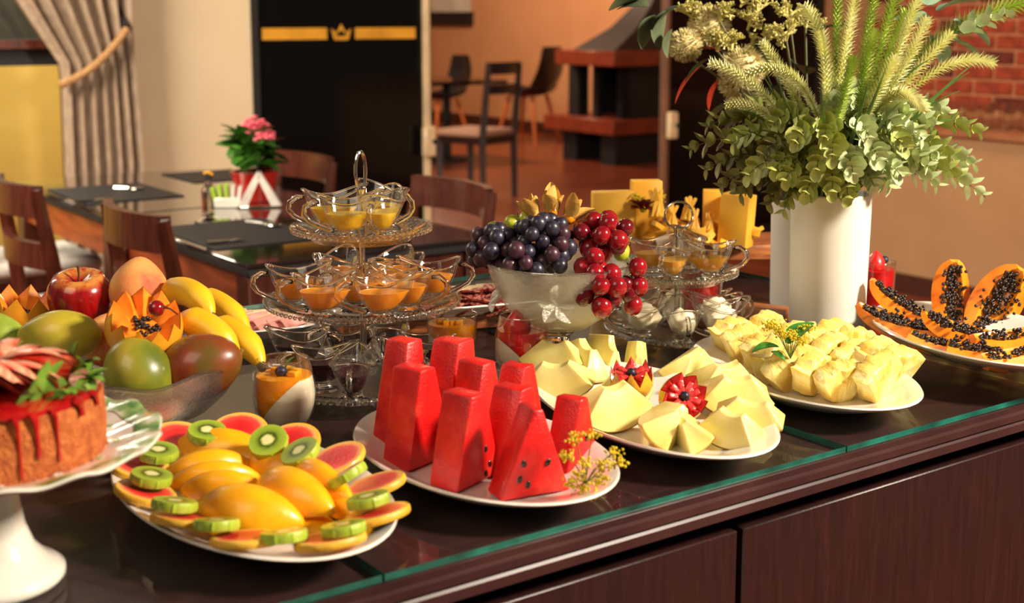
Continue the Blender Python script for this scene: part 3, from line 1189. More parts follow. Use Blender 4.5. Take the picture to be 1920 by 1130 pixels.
cub = [mv(soften(box(.010, .008, .007), .0015), x, y, 0) for x, y in ((-.012, .004), (.010, .008), (.013, -.004), (-.004, .013), (.002, .010))]
dessert('round glass of mango and white panna cotta topped with mint and blueberry', C(535, 803), 'round', MS, MS,
        {'rz': -.35, 'top': [('mango_cube', g, MG) for g in cub] + [('blueberry', berry(0, -.006), BLU), ('mint_leaf', xf(leaf_geo(.016, .006), Matrix.Translation((0, .002, .006)) @ rot(0, -1.2, .6)), MNT)]})
dessert('straight glass of mango panna cotta beside the tall tiered stand', C(848, 702), 'straight', MS, MS,
        {'rz': -2.75, 'bias': .012, 'top': [('mango_cube', g, MG) for g in cub]})
straw = ball(.016, .014, .019, 20, 14, lambda p: Vector((p.x * (1 - .55 * max(0, p.z / .019) ** 1.3), p.y * (1 - .55 * max(0, p.z / .019) ** 1.3), p.z)))
dessert('round glass of red berry panna cotta in front of the grape bowl', C(978, 706), 'round', RS, RS,
        {'rz': -2.75, 'bias': .012, 'top': [('strawberry', mv(straw, .009, .004, .008), STR), ('blueberry', berry(-.011, -.012), BLU), ('blueberry', berry(.002, -.014), BLU)]})
dessert('straight glass of red and white panna cotta behind the ring-handled stand', C(1313, 590, .018), 'straight', RS, RS,
        {'rz': 1.2, 'top': [('strawberry', mv(straw, 0, .004, .006), STR), ('blueberry', berry(.012, -.01), BLU)]})
dessert('glass of red berry panna cotta with strawberry, between vase and papaya', C(1636, 584), 'straight', RS, RS,
        {'rz': 1.2, 'top': [('strawberry', mv(straw, -.003, -.002, .010), STR), ('blueberry', berry(.017, -.012, .012), BLU)]})

# grape bowl ---------------------------------------------------------------------------
GB = C(1047, 700)
t = thing('footed_bowl', 'footed frosted glass bowl with embossed flowers, full of grapes', 'bowl', GB)
part('stem_foot', lathe([(0, 0), (.046, 0), (.047, .003), (.035, .007), (.018, .016), (.013, .032), (.014, .048), (.022, .056), (0, .058)], 36), M['glass_thick'], t, 60)
bp_ = [(.010, .055), (.036, .060), (.056, .074), (.072, .096), (.083, .122), (.0885, .140)]
part('bowl', lathe(bp_ + [(.0865, .140)] + [(r - .004, z + .002) for r, z in reversed(bp_[:-1])] + [(0, .058)], 48), M['frost'], t, 60)
part('rim', mv(ring(.0875, .0016, 48, 6), 0, 0, .140), M['glass_thick'], t)
for az in (-1.62, -.2, -3.0):
    fl = []
    for k in range(5):
        a = PI / 2 + 2 * PI * k / 5
        fl.append(xf(leaf_geo(.026, .0105, .5, 6, 0), Matrix.Translation((0, 0, 0)) @ rot(0, 0, a)))
    r, z = .0725, .101
    part('embossed_flower', xf(join(*fl), Matrix.Translation((r * math.cos(az), r * math.sin(az), z)) @ rot(0, 0, az + PI / 2) @ rot(PI / 2 - .55 + .0)), M['frost'], t)

# big clear fruit bowl ---------------------------------------------------------------
FB = C(222, 792, .016)
solid('round_board', lathe([(0, 0), (.092, 0), (.096, .003), (.096, .013), (.093, .016), (0, .016)], 64), M['board'],
      'round wooden board under the clear fruit bowl', 'board', C(105, 838), .4)
def wavy(p, a, r, z):
    k = max(0, (z - .015) / .04)
    return Vector((p.x * (1 + .02 * k * math.sin(8 * a)), p.y * (1 + .02 * k * math.sin(8 * a)), z + .0035 * k * math.sin(8 * a)))
bp_ = [(.05, 0), (.070, .005), (.096, .017), (.114, .034), (.123, .052), (.1265, .066)]
t = thing('fruit_bowl', 'wide textured clear glass bowl holding the whole fruit', 'bowl', FB)
part('bowl', lathe([(0, 0)] + bp_ + [(r - .004, z + .001) for r, z in reversed(bp_)] + [(0, .004)], 96, fn=wavy), M['glass_tex'], t, 60)
pts = [wavy(Vector((.1245 * math.cos(a), .1245 * math.sin(a), .067)), a, .1245, .067) for a in [2 * PI * i / 96 for i in range(97)]]
part('rim', tube(pts, .0022, 6, False), M['glass_thick'], t)

# vases ---------------------------------------------------------------------------------
def vase(label, p, h, r0=.0505, r1=.0535):
    pr = [(0, .0), (r0 - .006, 0), (r0 - .001, .003), (r0, .008), (r1, h), (r1 - .0015, h + .002), (r1 - .004, h), (r0 - .004, .02), (0, .02)]
    return solid('cylinder_vase', lathe(pr, 64), M['vase'], label, 'vase', p, smooth=30)


V1, V2 = C(1549, 630), C(1507, 576)
VH = .197
vase('white cylinder vase holding the eucalyptus and pale foxtail fronds', V1, VH)
vase('white cylinder vase standing behind, holding the pompom flowers', V2, VH + .005)

# boards and trays ----------------------------------------------------------------------
solid('wooden_board', box(.20, .13, .018, 0, 0, 0, .004, 2), M['board'], 'thick wooden board behind the ring-handled stand', 'board', C(1335, 598), -.55)
bb = C(835, 598)
solid('wooden_board', box(.33, .15, .020, 0, 0, 0, .003, 2), M['board'], 'wooden board under the salami tray', 'board', bb, .33)


def tray(label, loc, a, b, rz, h):
    def fn(p, an, r, z):
        c, s = math.cos(an), math.sin(an)
        k = (abs(c) ** 5 + abs(s) ** 5) ** (-1 / 5)
        return Vector((r * c * k * a, r * s * k * b, z))
    pr = [(0, 0), (.62, 0), (.72, .004), (.97, .016), (1.0, .0175), (.985, .0195), (.94, .017), (.72, .007), (.62, .004), (0, .004)]
    return solid('serving_tray', lathe(pr, 64, fn=fn), M['ceramic'], label, 'tray', loc, rz, smooth=50)


TR1 = C(480, 626, .004)
tray('square white tray of folded pink ham', TR1, .075, .062, .45, 0)
TR2 = C(845, 582, .022)
tray('long white tray of sliced salami and pale cold cuts', TR2, .175, .068, .38, 0)
HAM = mat('pink_ham', [(.3, (222, 140, 130)), (.7, (240, 176, 162))], 50, .4, .1, sss=.2)
PALE = mat('pale_turkey_slice', [(.3, (238, 190, 140)), (.7, (248, 212, 168))], 50, .45, .1, sss=.2)
SAL = mat('marbled_salami', [(.38, (112, 24, 22)), (.50, (150, 44, 38)), (.56, (214, 160, 140)), (.66, (160, 52, 44))], 190, .4, .2, coat=.2)


def folded(l, w, th, hump):
    vs, fs = [], []
    n = 12
    for i in range(n + 1):
        s = i / n
        y = w * (s - .5)
        z = hump * abs(math.sin(s * PI * 1.5)) * (1 - .3 * s)
        for x in (-l / 2, l / 2):
            vs += [Vector((x, y, z)), Vector((x, y, z + th))]
    for i in range(n):
        a = i * 4
        fs += [(a, a + 4, a + 6, a + 2), (a + 1, a + 3, a + 7, a + 5), (a, a + 1, a + 5, a + 4), (a + 2, a + 6, a + 7, a + 3)]
    return vs, fs


HM = [mesh('ham_slice', folded(.075, .036, .0025, .012), m_, 180) for m_ in (HAM, PALE)]
for i in range(9):
    o = part('ham_slice', HM[0], None)
    place(o, TR1 + Vector((-.045 + .0115 * i, -.012 + .004 * (i % 3) + .002 * i, .006 + .0035 * (i % 3))), 1.0 + R.uniform(-.15, .15))
    tag(o, 'folded pink ham slice on the square white tray', 'ham slice', 'ham slices on the square tray')
for i in range(6):
    o = part('turkey_slice', HM[1], None)
    place(o, TR1 + Vector((-.05 + .022 * i, .034 - .002 * (i % 2), .010)), .5 + R.uniform(-.2, .2))
    tag(o, 'pale folded turkey slice behind the pink ham', 'turkey slice', 'pale slices on the square tray')
SL = mesh('salami_slice', soften(lathe([(0, 0), (.02, 0), (.021, .001), (.02, .002), (0, .002)], 22, fn=lambda p, a, r, z: Vector((p.x, p.y, z + .006 * (p.x / .02) ** 2))), 0), SAL, 60)
ax_, ay_ = Vector((math.cos(.38), math.sin(.38), 0)), Vector((-math.sin(.38), math.cos(.38), 0))
for j in range(4):
    for i in range(11):
        o = part('salami_slice', SL, None)
        o.location = TR2 + ax_ * (.150 - .0235 * i + R.uniform(-.004, .004)) + ay_ * (-.047 + .021 * j + R.uniform(-.003, .003)) + Vector((0, 0, .008 + .003 * j + .001 * (i % 2)))
        o.rotation_euler = (.35 + R.uniform(-.2, .2), R.uniform(-.25, .25), R.uniform(0, 6))
        tag(o, 'thin marbled salami slice on the long white tray', 'salami slice', 'salami slices on the long tray')
for i in range(12):
    o = part('turkey_slice', HM[1], None)
    place(o, TR2 + ax_ * (.15 - .026 * i) + ay_ * (.045 + R.uniform(-.006, .006)) + Vector((0, 0, .010)), .38 + R.uniform(-.25, .25))
    tag(o, 'pale folded slice behind the salami on the long tray', 'turkey slice', 'pale slices on the long tray')
# ================================================================== cake stand and cheesecake
CS = C(-8, 1088)
def scallop(p, a, r, z):
    k = max(0, (r - .085) / .044)
    w = math.sin(a * 16 + .6)
    return Vector((p.x * (1 + .012 * k * w), p.y * (1 + .012 * k * w), z + .0020 * k * w))
t = thing('cake_stand', 'white pedestal cake stand with wavy green-painted rim', 'cake stand', CS)
part('pedestal', lathe([(0, 0), (.050, 0), (.0525, .003), (.052, .008), (.047, .012), (.040, .016), (.030, .028), (.024, .045), (.0205, .070), (.0205, .088), (.026, .094), (0, .096)], 48), M['ceramic'], t, 50)
pr = [(0, .093), (.05, .094), (.085, .099), (.112, .106), (.1285, .111), (.130, .113), (.1285, .1145), (.110, .110), (.085, .103), (.05, .099), (0, .099)]
part('plate', lathe(pr, 144, fn=scallop), M['ceramic'], t, 60)
gr = mat('green_brushed_paint', [(.40, (232, 226, 210)), (.52, (150, 178, 110)), (.64, (62, 116, 48))], 38, .2, coat=.5, det=5)
part('painted_rim', lathe([(.1085, .1101), (.1165, .1122), (.1270, .1151), (.1290, .1148)], 144, fn=scallop), gr, t, 60)
for k in range(14):
    a = 2 * PI * k / 14 + .2
    q = Vector((.093 * math.cos(a), .093 * math.sin(a), .1063))
    part('painted_leaf', tube([q + Vector((.006 * math.sin(s * 1.3) * math.cos(a + s), .006 * math.sin(s * 1.3) * math.sin(a + s), .0004)) for s in [i * .5 for i in range(8)]], .0009, 5, flat=.4), gr, t)
CK = CS + Vector((0, 0, .1005))
CR, CH = .0875, .052
crust = mat('biscuit_crust', [(.25, (150, 68, 26)), (.5, (190, 98, 40)), (.75, (218, 134, 66))], 120, .85, 1.0, bsc=420, bdist=.003)
t = thing('cheesecake', 'strawberry cheesecake with biscuit crust and dripping red glaze', 'cake', CK)
part('crust', lathe([(0, 0), (CR - .002, 0), (CR, .003), (CR + .0005, CH * .5), (CR - .001, CH - .004), (CR - .004, CH), (CR - .010, CH - .002), (0, CH - .002)], 80,
                    fn=lambda p, a, r, z: p + Vector((p.x, p.y, 0)).normalized() * .0012 * noise.noise(p * 160) if r > .07 else p), crust, t, 60)
glaze = mat('red_strawberry_glaze', [(.3, (146, 8, 14)), (.7, (192, 20, 22))], 30, .12, .3, bsc=70, coat=1, sss=.15)
part('glaze', lathe([(0, CH + .002), (CR - .006, CH + .002), (CR - .002, CH + .0005), (CR - .0015, CH - .003)], 64,
                    fn=lambda p, a, r, z: p + Vector((0, 0, .0016 * noise.noise(p * 90)))), glaze, t, 60)
for a, l, w in ((-.62, .040, .0035), (-.80, .034, .005), (-.95, .047, .003), (-1.15, .016, .006), (-.35, .012, .006), (-1.6, .02, .004), (-.10, .010, .005)):
    pts = [Vector(((CR + .0008 - (.004 if s == 0 else 0)) * math.cos(a + .02 * s), (CR + .0008) * math.sin(a + .02 * s), CH + .001 - l * s)) for s in (0, .15, .4, .7, .92, 1)]
    part('glaze_drip', tube(pts, [w, w * .9, w * .6, w * .5, w * .75, w * .3], 8, flat=.5), glaze, t)
crm = []
for i in range(160):
    a = R.uniform(-2.2, .6)
    rr = CR + R.uniform(.001, .010)
    crm.append(mv(ball(R.uniform(.0006, .0014), n=5, m=4), rr * math.cos(a), rr * math.sin(a), .001))
part('crumbs', join(*crm), crust, t, kind='stuff')
sf = mat('cut_strawberry', [(.30, (206, 26, 26)), (.44, (232, 84, 62)), (.55, (250, 186, 146)), (.66, (234, 80, 60)), (.8, (212, 30, 28))], 70, .25, .2, bsc=150, stretch=(.35, 1.6, 1), coat=.6)
cal = mat('strawberry_calyx', [(.3, (62, 108, 26)), (.7, (132, 172, 60))], 60, .5)


def straw_slice(l=.046, w=.017, th=.007):
    vs, fs = [], []
    n, m = 10, 9
    for i in range(n + 1):
        s = i / n
        ww = w * (math.sin(PI * min(1, .08 + .92 * s) ** .75)) ** .8 + .0004
        for j in range(m):
            q = -1 + 2 * j / (m - 1)
            vs.append(Vector((l * s, ww * q, th * (1 - q * q) ** .6 * math.sin(PI * min(1, .1 + .86 * s)))))
    for i in range(n):
        for j in range(m - 1):
            a = i * m + j
            fs.append((a, a + 1, a + m + 1, a + m))
    k = len(vs)
    return vs + [Vector((p.x, p.y, -.0015)) for p in vs], fs + [tuple(q + k for q in reversed(f)) for f in fs]


SS = [mesh('strawberry_slice', straw_slice(), sf, 180)]
CX = mesh('calyx', join(*[xf(leaf_geo(.014, .0045, .3, 5, .3), rot(0, -.5 + .3 * (k % 2), 2 * PI * k / 7)) for k in range(7)]), cal, 180)
# fans of slices: (px, py) of the wide end, pointing to the cake's middle
fan = [(.048, .042, .10), (.058, .028, .35), (.062, .010, .6), (.062, -.010, .8), (.056, -.028, 1.0), (.046, -.042, 1.2), (.014, .050, -.2), (-.012, .052, -.5), (.004, -.062, 1.4), (.022, -.020, 2.2), (-.02, -.02, 2.6), (-.045, .04, -.8), (-.05, -.04, 2.0)]
for i, (x, y, e) in enumerate(fan):
    ang = math.atan2(-y, -x) + .25
    o = part('strawberry_slice', SS[0], None)
    o.location = CK + Vector((x, y, CH + .006 + .003 * (i % 3)))
    o.rotation_euler = Euler((.70, -.22, ang))
    o.scale = (1.25, 1.45, 1.7)
    tag(o, 'cut red strawberry slice fanned on top of the cheesecake', 'strawberry', 'strawberry slices on the cheesecake')
    if i in (1, 4, 8):
        c = part('calyx', CX, None, o)
        c.rotation_euler = (0, -1.2, PI)
for k, (x, y, z) in enumerate(((.070, -.022, .000), (.078, .006, .002), (.030, -.080, -.004), (.068, .032, .006))):
    g = [xf(leaf_geo(R.uniform(.010, .016), .0045, .3, 5, .5), rot(0, R.uniform(-.9, .3), R.uniform(-2.6, .8))) for i in range(6)]
    o = solid('green_sprig', join(*g), cal, 'small green leaf sprig on the edge of the cheesecake', 'leaf', CK + Vector((x, y, CH + .006 + z)), R.uniform(0, .5), 'green sprigs on the cheesecake', smooth=180)

# ================================================================== whole fruit in the clear bowl
def fruit(name, g, m, label, x, y, Y, Mr=None, cat=None):
    return solid(name, g, m, label, cat or name, M=TM(far(x, y, Y), Mr), smooth=180)


app_m, nt, b = new('red_apple_skin')
vec = coords(nt, (1, 1, .12))
f = noise_n(nt, vec, 130, 4)
r = ramp(nt, [(.3, (110, 6, 12)), (.6, (164, 12, 16)), (.78, (190, 30, 24)), (.95, (220, 110, 50))])
nt.links.new(f, r.inputs[0])
sep = nt.nodes.new('ShaderNodeSeparateXYZ')
nt.links.new(coords(nt), sep.inputs[0])
mr = nt.nodes.new('ShaderNodeMapRange')
mr.inputs['From Min'].default_value, mr.inputs['From Max'].default_value = .023, .033
nt.links.new(sep.outputs[2], mr.inputs['Value'])
mx = nt.nodes.new('ShaderNodeMix')
mx.data_type = 'RGBA'
nt.links.new(mr.outputs[0], mx.inputs['Factor'])
nt.links.new(r.outputs[0], mx.inputs['A'])
r2 = ramp(nt, [(.35, (200, 50, 30)), (.6, (232, 170, 80))])
nt.links.new(f, r2.inputs[0])
nt.links.new(r2.outputs[0], mx.inputs['B'])
nt.links.new(mx.outputs['Result'], b.inputs['Base Color'])
b.inputs['Roughness'].default_value = .22
b.inputs['Coat Weight'].default_value = .5
ap = [(0, .022), (.004, .0215), (.010, .027), (.018, .031), (.027, .028), (.0335, .016), (.0345, .002), (.031, -.014), (.023, -.027), (.013, -.032), (.006, -.029), (0, -.028)]
o = fruit('apple', lathe(ap, 36, 1.02, 1), app_m, 'shiny red apple with a brown stem in the fruit bowl', 150, 562, 1.46, rot(.25, .05, 0))
part('stem', tube([(0, 0, .02), (.001, .0005, .032), (.0005, .002, .041)], [.0012, .0011, .0018], 7), mat('brown_stem', (96, 60, 30), 60, .8), o)
pm = mat('peach_skin', [(.35, (236, 176, 96)), (.55, (232, 140, 76)), (.7, (206, 66, 44))], 22, .7, .15, bsc=500, sss=.1)
def peach(p):
    k = 1 - .10 * math.exp(-((math.atan2(p.y, p.x) + 1.2) / .25) ** 2) * (1 - (p.z / .033) ** 2)
    return Vector((p.x * k, p.y * k, p.z + .004 * max(0, p.z / .03) ** 6))
fruit('peach', ball(.0325, .0325, .0325, 28, 18, peach), pm, 'fuzzy yellow and red peach behind the carved papaya', 260, 546, 1.46, rot(-.2, .1, .3))
fruit('peach', ball(.030, .030, .028, 28, 18, peach), pm, 'pale peach half hidden between the papayas', 205, 640, 1.40, rot(.2, .3, 2.3))


def carved(label, x, y, Y, tilt, R_=.039, teeth=9, cherry=False):
    sk = mat('papaya_skin', [(.3, (226, 138, 24)), (.6, (238, 164, 40)), (.8, (196, 160, 50))], 30, .35, .08, coat=.3)
    fl = mat('papaya_cut_flesh', [(.3, (240, 122, 20)), (.7, (252, 160, 48))], 60, .35, .1, sss=.2)
    n = teeth * 8
    rings_o, rings_i = [], []
    zs = [-.036, -.034, -.028, -.018, -.006, .004, .010]
    for z in zs:
        q = R_ * math.sqrt(max(.02, 1 - (z / .0372) ** 2))
        rings_o.append([Vector((q * math.cos(2 * PI * i / n), q * math.sin(2 * PI * i / n), z)) for i in range(n)])
    def tooth(i):
        k = (i % 8) / 8
        return abs(k - .5) * 2
    top = [Vector(((R_ * (.95 - .09 * (1 - tooth(i)))) * math.cos(2 * PI * i / n), (R_ * (.95 - .09 * (1 - tooth(i)))) * math.sin(2 * PI * i / n), .0105 + .016 * (1 - tooth(i)))) for i in range(n)]
    rings_o.append(top)
    t = thing('carved_papaya', label, 'papaya')
    place(t, M=TM(far(x, y, Y), tilt))
    part('skin', loft(rings_o, True, False), sk, t, 35)
    inn = [[Vector((p.x * .985, p.y * .985, p.z - .0003)) for p in top],
           [Vector((p.x * (.62 + .1 * tooth(i)), p.y * (.62 + .1 * tooth(i)), .016 - .010 * tooth(i))) for i, p in enumerate(rings_o[-2])],
           [Vector((p.x * .40, p.y * .40, .0)) for p in rings_o[-2]]]
    part('flesh', loft(inn, False, True), fl, t, 35)
    sd = []
    for i in range(34):
        a, q = R.uniform(0, 2 * PI), R.uniform(0, .016)
        sd.append(mv(ball(.0024, n=7, m=5), q * math.cos(a), q * math.sin(a), .002))
    part('seeds', join(*sd), SEED, t, kind='stuff')
    return t


SEED = mat('papaya_seed', [(.3, (20, 11, 8)), (.7, (50, 32, 22))], 300, .32, coat=.2)
PCUT = carved('papaya carved into a zigzag flower, topped with a cherry', 270, 614, 1.34, rot(.50, .28, 0), .0395, 11)
carved('papaya carved into tall orange points behind the yellow papaya', 42, 588, 1.47, rot(.12, .1, .5), .036, 8)
ch_ = thing('cherry', 'glossy red cocktail cherry on the carved papaya', 'cherry', far(293, 578, 1.300))
part('flesh', ball(.0085, n=18, m=12), mat('cherry_skin', (140, 8, 14), 30, .1, coat=1), ch_)
part('stem', tube([(.007, -.001, .002), (.015, -.003, 0), (.022, -.004, -.005)], [.0013, .0008, .0008], 6), mat('cherry_stem', (74, 14, 14), 30, .5), ch_)


def pear_like(rx, rz, pinch=.25):
    def fn(p):
        k = 1 - pinch * max(0, p.z / rz) ** 1.5
        return Vector((p.x * k, p.y * k, p.z))
    return ball(rx, rx, rz, 28, 20, fn)


gm = mat('yellow_green_papaya_skin', [(.3, (150, 148, 32)), (.55, (190, 170, 48)), (.8, (214, 176, 56))], 24, .38, .08, coat=.25)
fruit('papaya', pear_like(.0265, .043, .3), gm, 'whole yellow-green papaya in front of the apple', 112, 628, 1.36, rot(0, 0, 0) @ frame((0, .3, .95), (-1, 0, .38)), 'papaya')
fruit('pear', pear_like(.026, .040, .35), mat('green_pear_skin', [(.3, (126, 150, 40)), (.7, (170, 184, 70))], 40, .4, .05, coat=.2),
      'green pear at the edge of the fruit bowl behind the cheesecake', 4, 640, 1.38, frame((0, 1, .2), (-.5, 0, .9)), 'pear')


def mango_skin(name, c1, c2, c3):
    return mat(name, [(.30, c1), (.5, c2), (.68, c3)], 16, .34, .05, bsc=200, coat=.3, det=3)


fruit('mango', pear_like(.034, .042, .22), mango_skin('green_mango_skin', (78, 92, 20), (118, 124, 32), (168, 148, 44)), 'green mango in the fruit bowl, beside the cheesecake', 262, 706, 1.30,
      frame((.2, 1, 0), (.35, -.2, -.75)), 'mango')
fruit('mango', pear_like(.0345, .046, .15), mango_skin('red_green_mango_skin', (74, 84, 26), (128, 62, 24), (160, 38, 20)), 'red and green mango under the bananas', 374, 688, 1.325,
      frame((.1, 1, 0), (.9, 0, .32)), 'mango')
bm_ = mat('banana_skin', [(.32, (226, 168, 14)), (.6, (244, 192, 28)), (.8, (250, 206, 52))], 14, .42, .06, bsc=120)
bt_ = mat('banana_tip', (66, 44, 24), 60, .8)


def banana(label, pts, rad):
    P = [far(*p) for p in pts]
    c = sum(P, Vector()) / len(P)
    loc = [p - c for p in P]
    def bez(t):
        a, b, d, e = loc
        return a * (1 - t) ** 3 + b * 3 * t * (1 - t) ** 2 + d * 3 * t * t * (1 - t) + e * t ** 3
    n = 18
    path = [bez(i / n) for i in range(n + 1)]
    rr = [rad * (.35 + .65 * min(1, (i / n) * 5)) if i < n * .5 else rad * (.34 + .66 * min(1, (1 - i / n) * 3.2) ** .8) for i in range(n + 1)]
    g = tube(path, rr, 10)
    o = solid('banana', g, bm_, label, 'banana', c, smooth=50)
    d = (path[-1] - path[-2]).normalized()
    part('tip', tube([path[-1] - d * .001, path[-1] + d * .004, path[-1] + d * .007], [rad * .36, rad * .32, rad * .25], 10), bt_, o)
    return o


banana('yellow banana beside the peach, uppermost of the bunch', [(306, 552, 1.46), (340, 534, 1.44), (378, 550, 1.42), (395, 592, 1.40)], .0155)
banana('yellow banana lying behind the uppermost banana', [(370, 562, 1.50), (400, 555, 1.48), (440, 585, 1.46), (462, 622, 1.44)], .0145)
banana('yellow banana resting on the red and green mango', [(335, 600, 1.38), (375, 598, 1.37), (425, 630, 1.36), (440, 682, 1.35)], .0165)
banana('yellow banana hanging over the bowl edge, lowest of the bunch', [(395, 612, 1.42), (430, 612, 1.41), (470, 640, 1.39), (489, 684, 1.37)], .0155)

# ================================================================== mango, kiwi and guava platter
def disc_slice(r, th, lump=.04, n=30, rz=1.0):
    def fn(p, a, rr, z):
        k = 1 + lump * math.sin(2 * a + .6) + lump * .5 * math.sin(3 * a)
        return Vector((p.x * k, p.y * k * rz, z))
    return lathe([(0, 0), (r * .97, 0), (r, th * .25), (r, th * .75), (r * .97, th), (0, th)], n, fn=fn)


gv = radial('guava_slice', [(0, (206, 24, 30)), (.45, (220, 40, 40)), (.72, (232, 78, 60)), (.86, (250, 180, 100)), (.95, (236, 184, 50))], .0275, .3, .07, 130, .4, bump=.4)
gsk = mat('guava_rind', [(.3, (214, 152, 34)), (.7, (238, 188, 60))], 60, .5, .3)
kw = radial('kiwi_slice', [(0, (236, 232, 176)), (.26, (228, 226, 150)), (.33, (150, 168, 50)), (.40, (52, 60, 14)), (.52, (120, 140, 34)), (.62, (140, 166, 40)), (.95, (168, 190, 58))], .0185, .25, .10, 330, .5, bump=.3)
kwr = mat('kiwi_edge', [(.3, (136, 162, 36)), (.7, (178, 200, 62))], 40, .35)
GVM, GRM = mesh('guava_slice', disc_slice(.0275, .0062), gv, 40), mesh('rind', disc_slice(.0281, .0058, .04), gsk, 40)
KWM, KRM = mesh('kiwi_slice', disc_slice(.0182, .008, .015, 24), kw, 40), mesh('edge', disc_slice(.0188, .0074, .015, 8), kwr, 20)
PC = Vector((-.232, 1.124, 0))


def slice_on(me, rim, nm, x, y, h, tilt, label, group, cat, toward=None, s=1):
    p = C(x, y, h)
    d = Vector((PC.x - p.x, PC.y - p.y, 0))
    ang = math.atan2(d.y, d.x)
    o = part(nm, me, None)
    M_ = TM(p, rot(0, 0, ang) @ rot(0, tilt, 0) @ rot(0, 0, R.uniform(0, 6)), s)
    place(o, M=M_)
    part('rind' if 'guava' in nm else 'edge', rim, None, o)
    return tag(o, label, cat, group)


for x, y, h, tl in ((257, 876, .024, .35), (334, 828, .027, .30), (448, 812, .030, .32), (546, 834, .030, .35), (634, 868, .030, .35), (706, 916, .028, .30),
                    (708, 972, .028, .25), (620, 1020, .026, .22), (461, 1018, .024, .2), (345, 980, .024, .25), (272, 930, .024, .3)):
    slice_on(GVM, GRM, 'guava_slice', x, y, h, tl, 'round pink guava slice with yellow rind on the mango platter', 'guava slices on the mango platter', 'guava slice')
for x, y, h, tl in ((296, 856, .034, .15), (282, 903, .034, .2), (326, 955, .034, .25), (406, 992, .032, .28), (533, 1014, .030, .25), (646, 1000, .034, .25),
                    (692, 946, .036, .25), (655, 898, .041, .55), (567, 855, .041, .5), (505, 834, .042, .6), (388, 818, .038, .25)):
    slice_on(KWM, KRM, 'kiwi_slice', x, y, h, tl, 'green kiwi slice between guava slices on the mango platter', 'kiwi slices on the mango platter', 'kiwi slice')
mg = mat('ripe_mango_flesh', [(.3, (244, 156, 6)), (.55, (252, 180, 10)), (.8, (254, 200, 30))], 26, .35, .15, bsc=160, sss=.2, coat=.15)


def cheek(l, w, h):
    def fn(p):
        z = p.z if p.z > 0 else p.z * .12
        e = 1 - .35 * abs(p.x / l) ** 3
        return Vector((p.x, p.y * (1 - .15 * p.x / l) * e + .10 * l * (p.x / l) ** 2, z * e))
    return ball(l, w, h, 26, 16, fn)


for i, (x, y, h, l, w, hh, rz, tl) in enumerate((
        (415, 852, .026, .048, .022, .026, -.25, .15), (392, 886, .028, .037, .016, .022, .35, .1), (402, 908, .028, .037, .013, .022, .25, .1),
        (420, 926, .026, .036, .013, .022, .0, .1), (600, 918, .028, .047, .016, .026, -.95, .1), (548, 938, .030, .047, .023, .028, -.80, .15),
        (462, 974, .026, .046, .026, .030, -.35, .2), (480, 930, .016, .04, .025, .014, -.4, 0), (570, 985, .016, .03, .02, .010, -.5, 0),
        (460, 868, .022, .040, .020, .020, -.3, .1), (520, 885, .024, .036, .020, .022, -.6, .1), (640, 955, .020, .034, .014, .016, -.9, .1))):
    o = part('mango_cheek', cheek(l * 1.12, w * 1.08, hh), mg, None, 180)
    place(o, M=TM(C(x, y, h - .006), rot(0, 0, rz) @ rot(tl, 0, 0)))
    tag(o, 'peeled golden mango slice heaped in the middle of the platter', 'mango slice', 'mango slices on the platter')

# ================================================================== watermelon
wmat, nt, b = new('watermelon_flesh')
vec = coords(nt)
f = noise_n(nt, vec, 34, 5)
r = ramp(nt, [(.3, (186, 12, 14)), (.55, (220, 26, 22)), (.75, (240, 70, 50))])
nt.links.new(f, r.inputs[0])
nt.links.new(r.outputs[0], b.inputs['Base Color'])
b.inputs['Roughness'].default_value = .38
b.inputs['Subsurface Weight'].default_value = .08
b.inputs['Subsurface Radius'].default_value = (.012, .003, .002)
b.inputs['Subsurface Scale'].default_value = .5
b.inputs['Coat Weight'].default_value = .15
add_bump(nt, b, vec, 420, .35, 3)
seedm = mat('black_melon_seed', (24, 12, 10), 90, .25, coat=.6)


def wedge(base, top, hgt, th, lean, seed):
    poly = [(-base / 2, 0), (base / 2, 0), (lean + top / 2, hgt), (lean - top / 2, hgt)]
    g = prism(poly, th)
    g = xf(g, Matrix.Translation((0, th / 2, 0)) @ rot(PI / 2))
    return soften(g, .0022, 2, 1, .0018, 110, seed)


def watermelon(x, y, base, top, hgt, th, lean, rz, seeds=(), label=None):
    p = C(x, y, .0075)
    o = part('watermelon_wedge', wedge(base, top, hgt, th, lean, R.random() * 9), wmat, None, 50)
    place(o, p, rz)
    tag(o, label or 'red watermelon wedge without seeds standing among the others', 'watermelon', None if label else 'plain watermelon wedges on the platter')
    for sx, sz, side in seeds:
        part('seed', xf(ball(.0026, .0012, .0036, 10, 8), Matrix.Translation((sx, side * th / 2, sz)) @ rot(0, R.uniform(-.5, .5), 0)), seedm, o)


# local -y faces the buffet front; rz turns the cut face to the right
watermelon(755, 826, .062, .022, .106, .030, .004, .95)
watermelon(846, 822, .066, .024, .104, .034, .004, .95, [(-.012, .030, -1)], 'tall watermelon wedge with one dark seed low on its face')
watermelon(895, 848, .062, .022, .094, .032, .0, .95)
watermelon(970, 820, .060, .018, .078, .030, .0, .95)
watermelon(782, 862, .068, .024, .094, .034, -.002, .98)
watermelon(958, 876, .064, .020, .080, .034, .004, .95)
watermelon(872, 898, .068, .022, .084, .034, .0, .95, [(.010, .030, -1), (.016, .014, -1), (.010, .006, -1)], 'watermelon wedge with a column of seeds on its side')
watermelon(1070, 868, .058, .014, .066, .028, .002, .98, [(.006, .026, -1)], 'small watermelon wedge behind the yellow fennel flowers')
watermelon(992, 920, .070, .010, .080, .030, .002, .42, [(-.012, .032, -1), (.012, .030, -1), (-.016, .018, -1), (-.008, .012, -1)], 'triangular watermelon wedge with four scattered seeds')

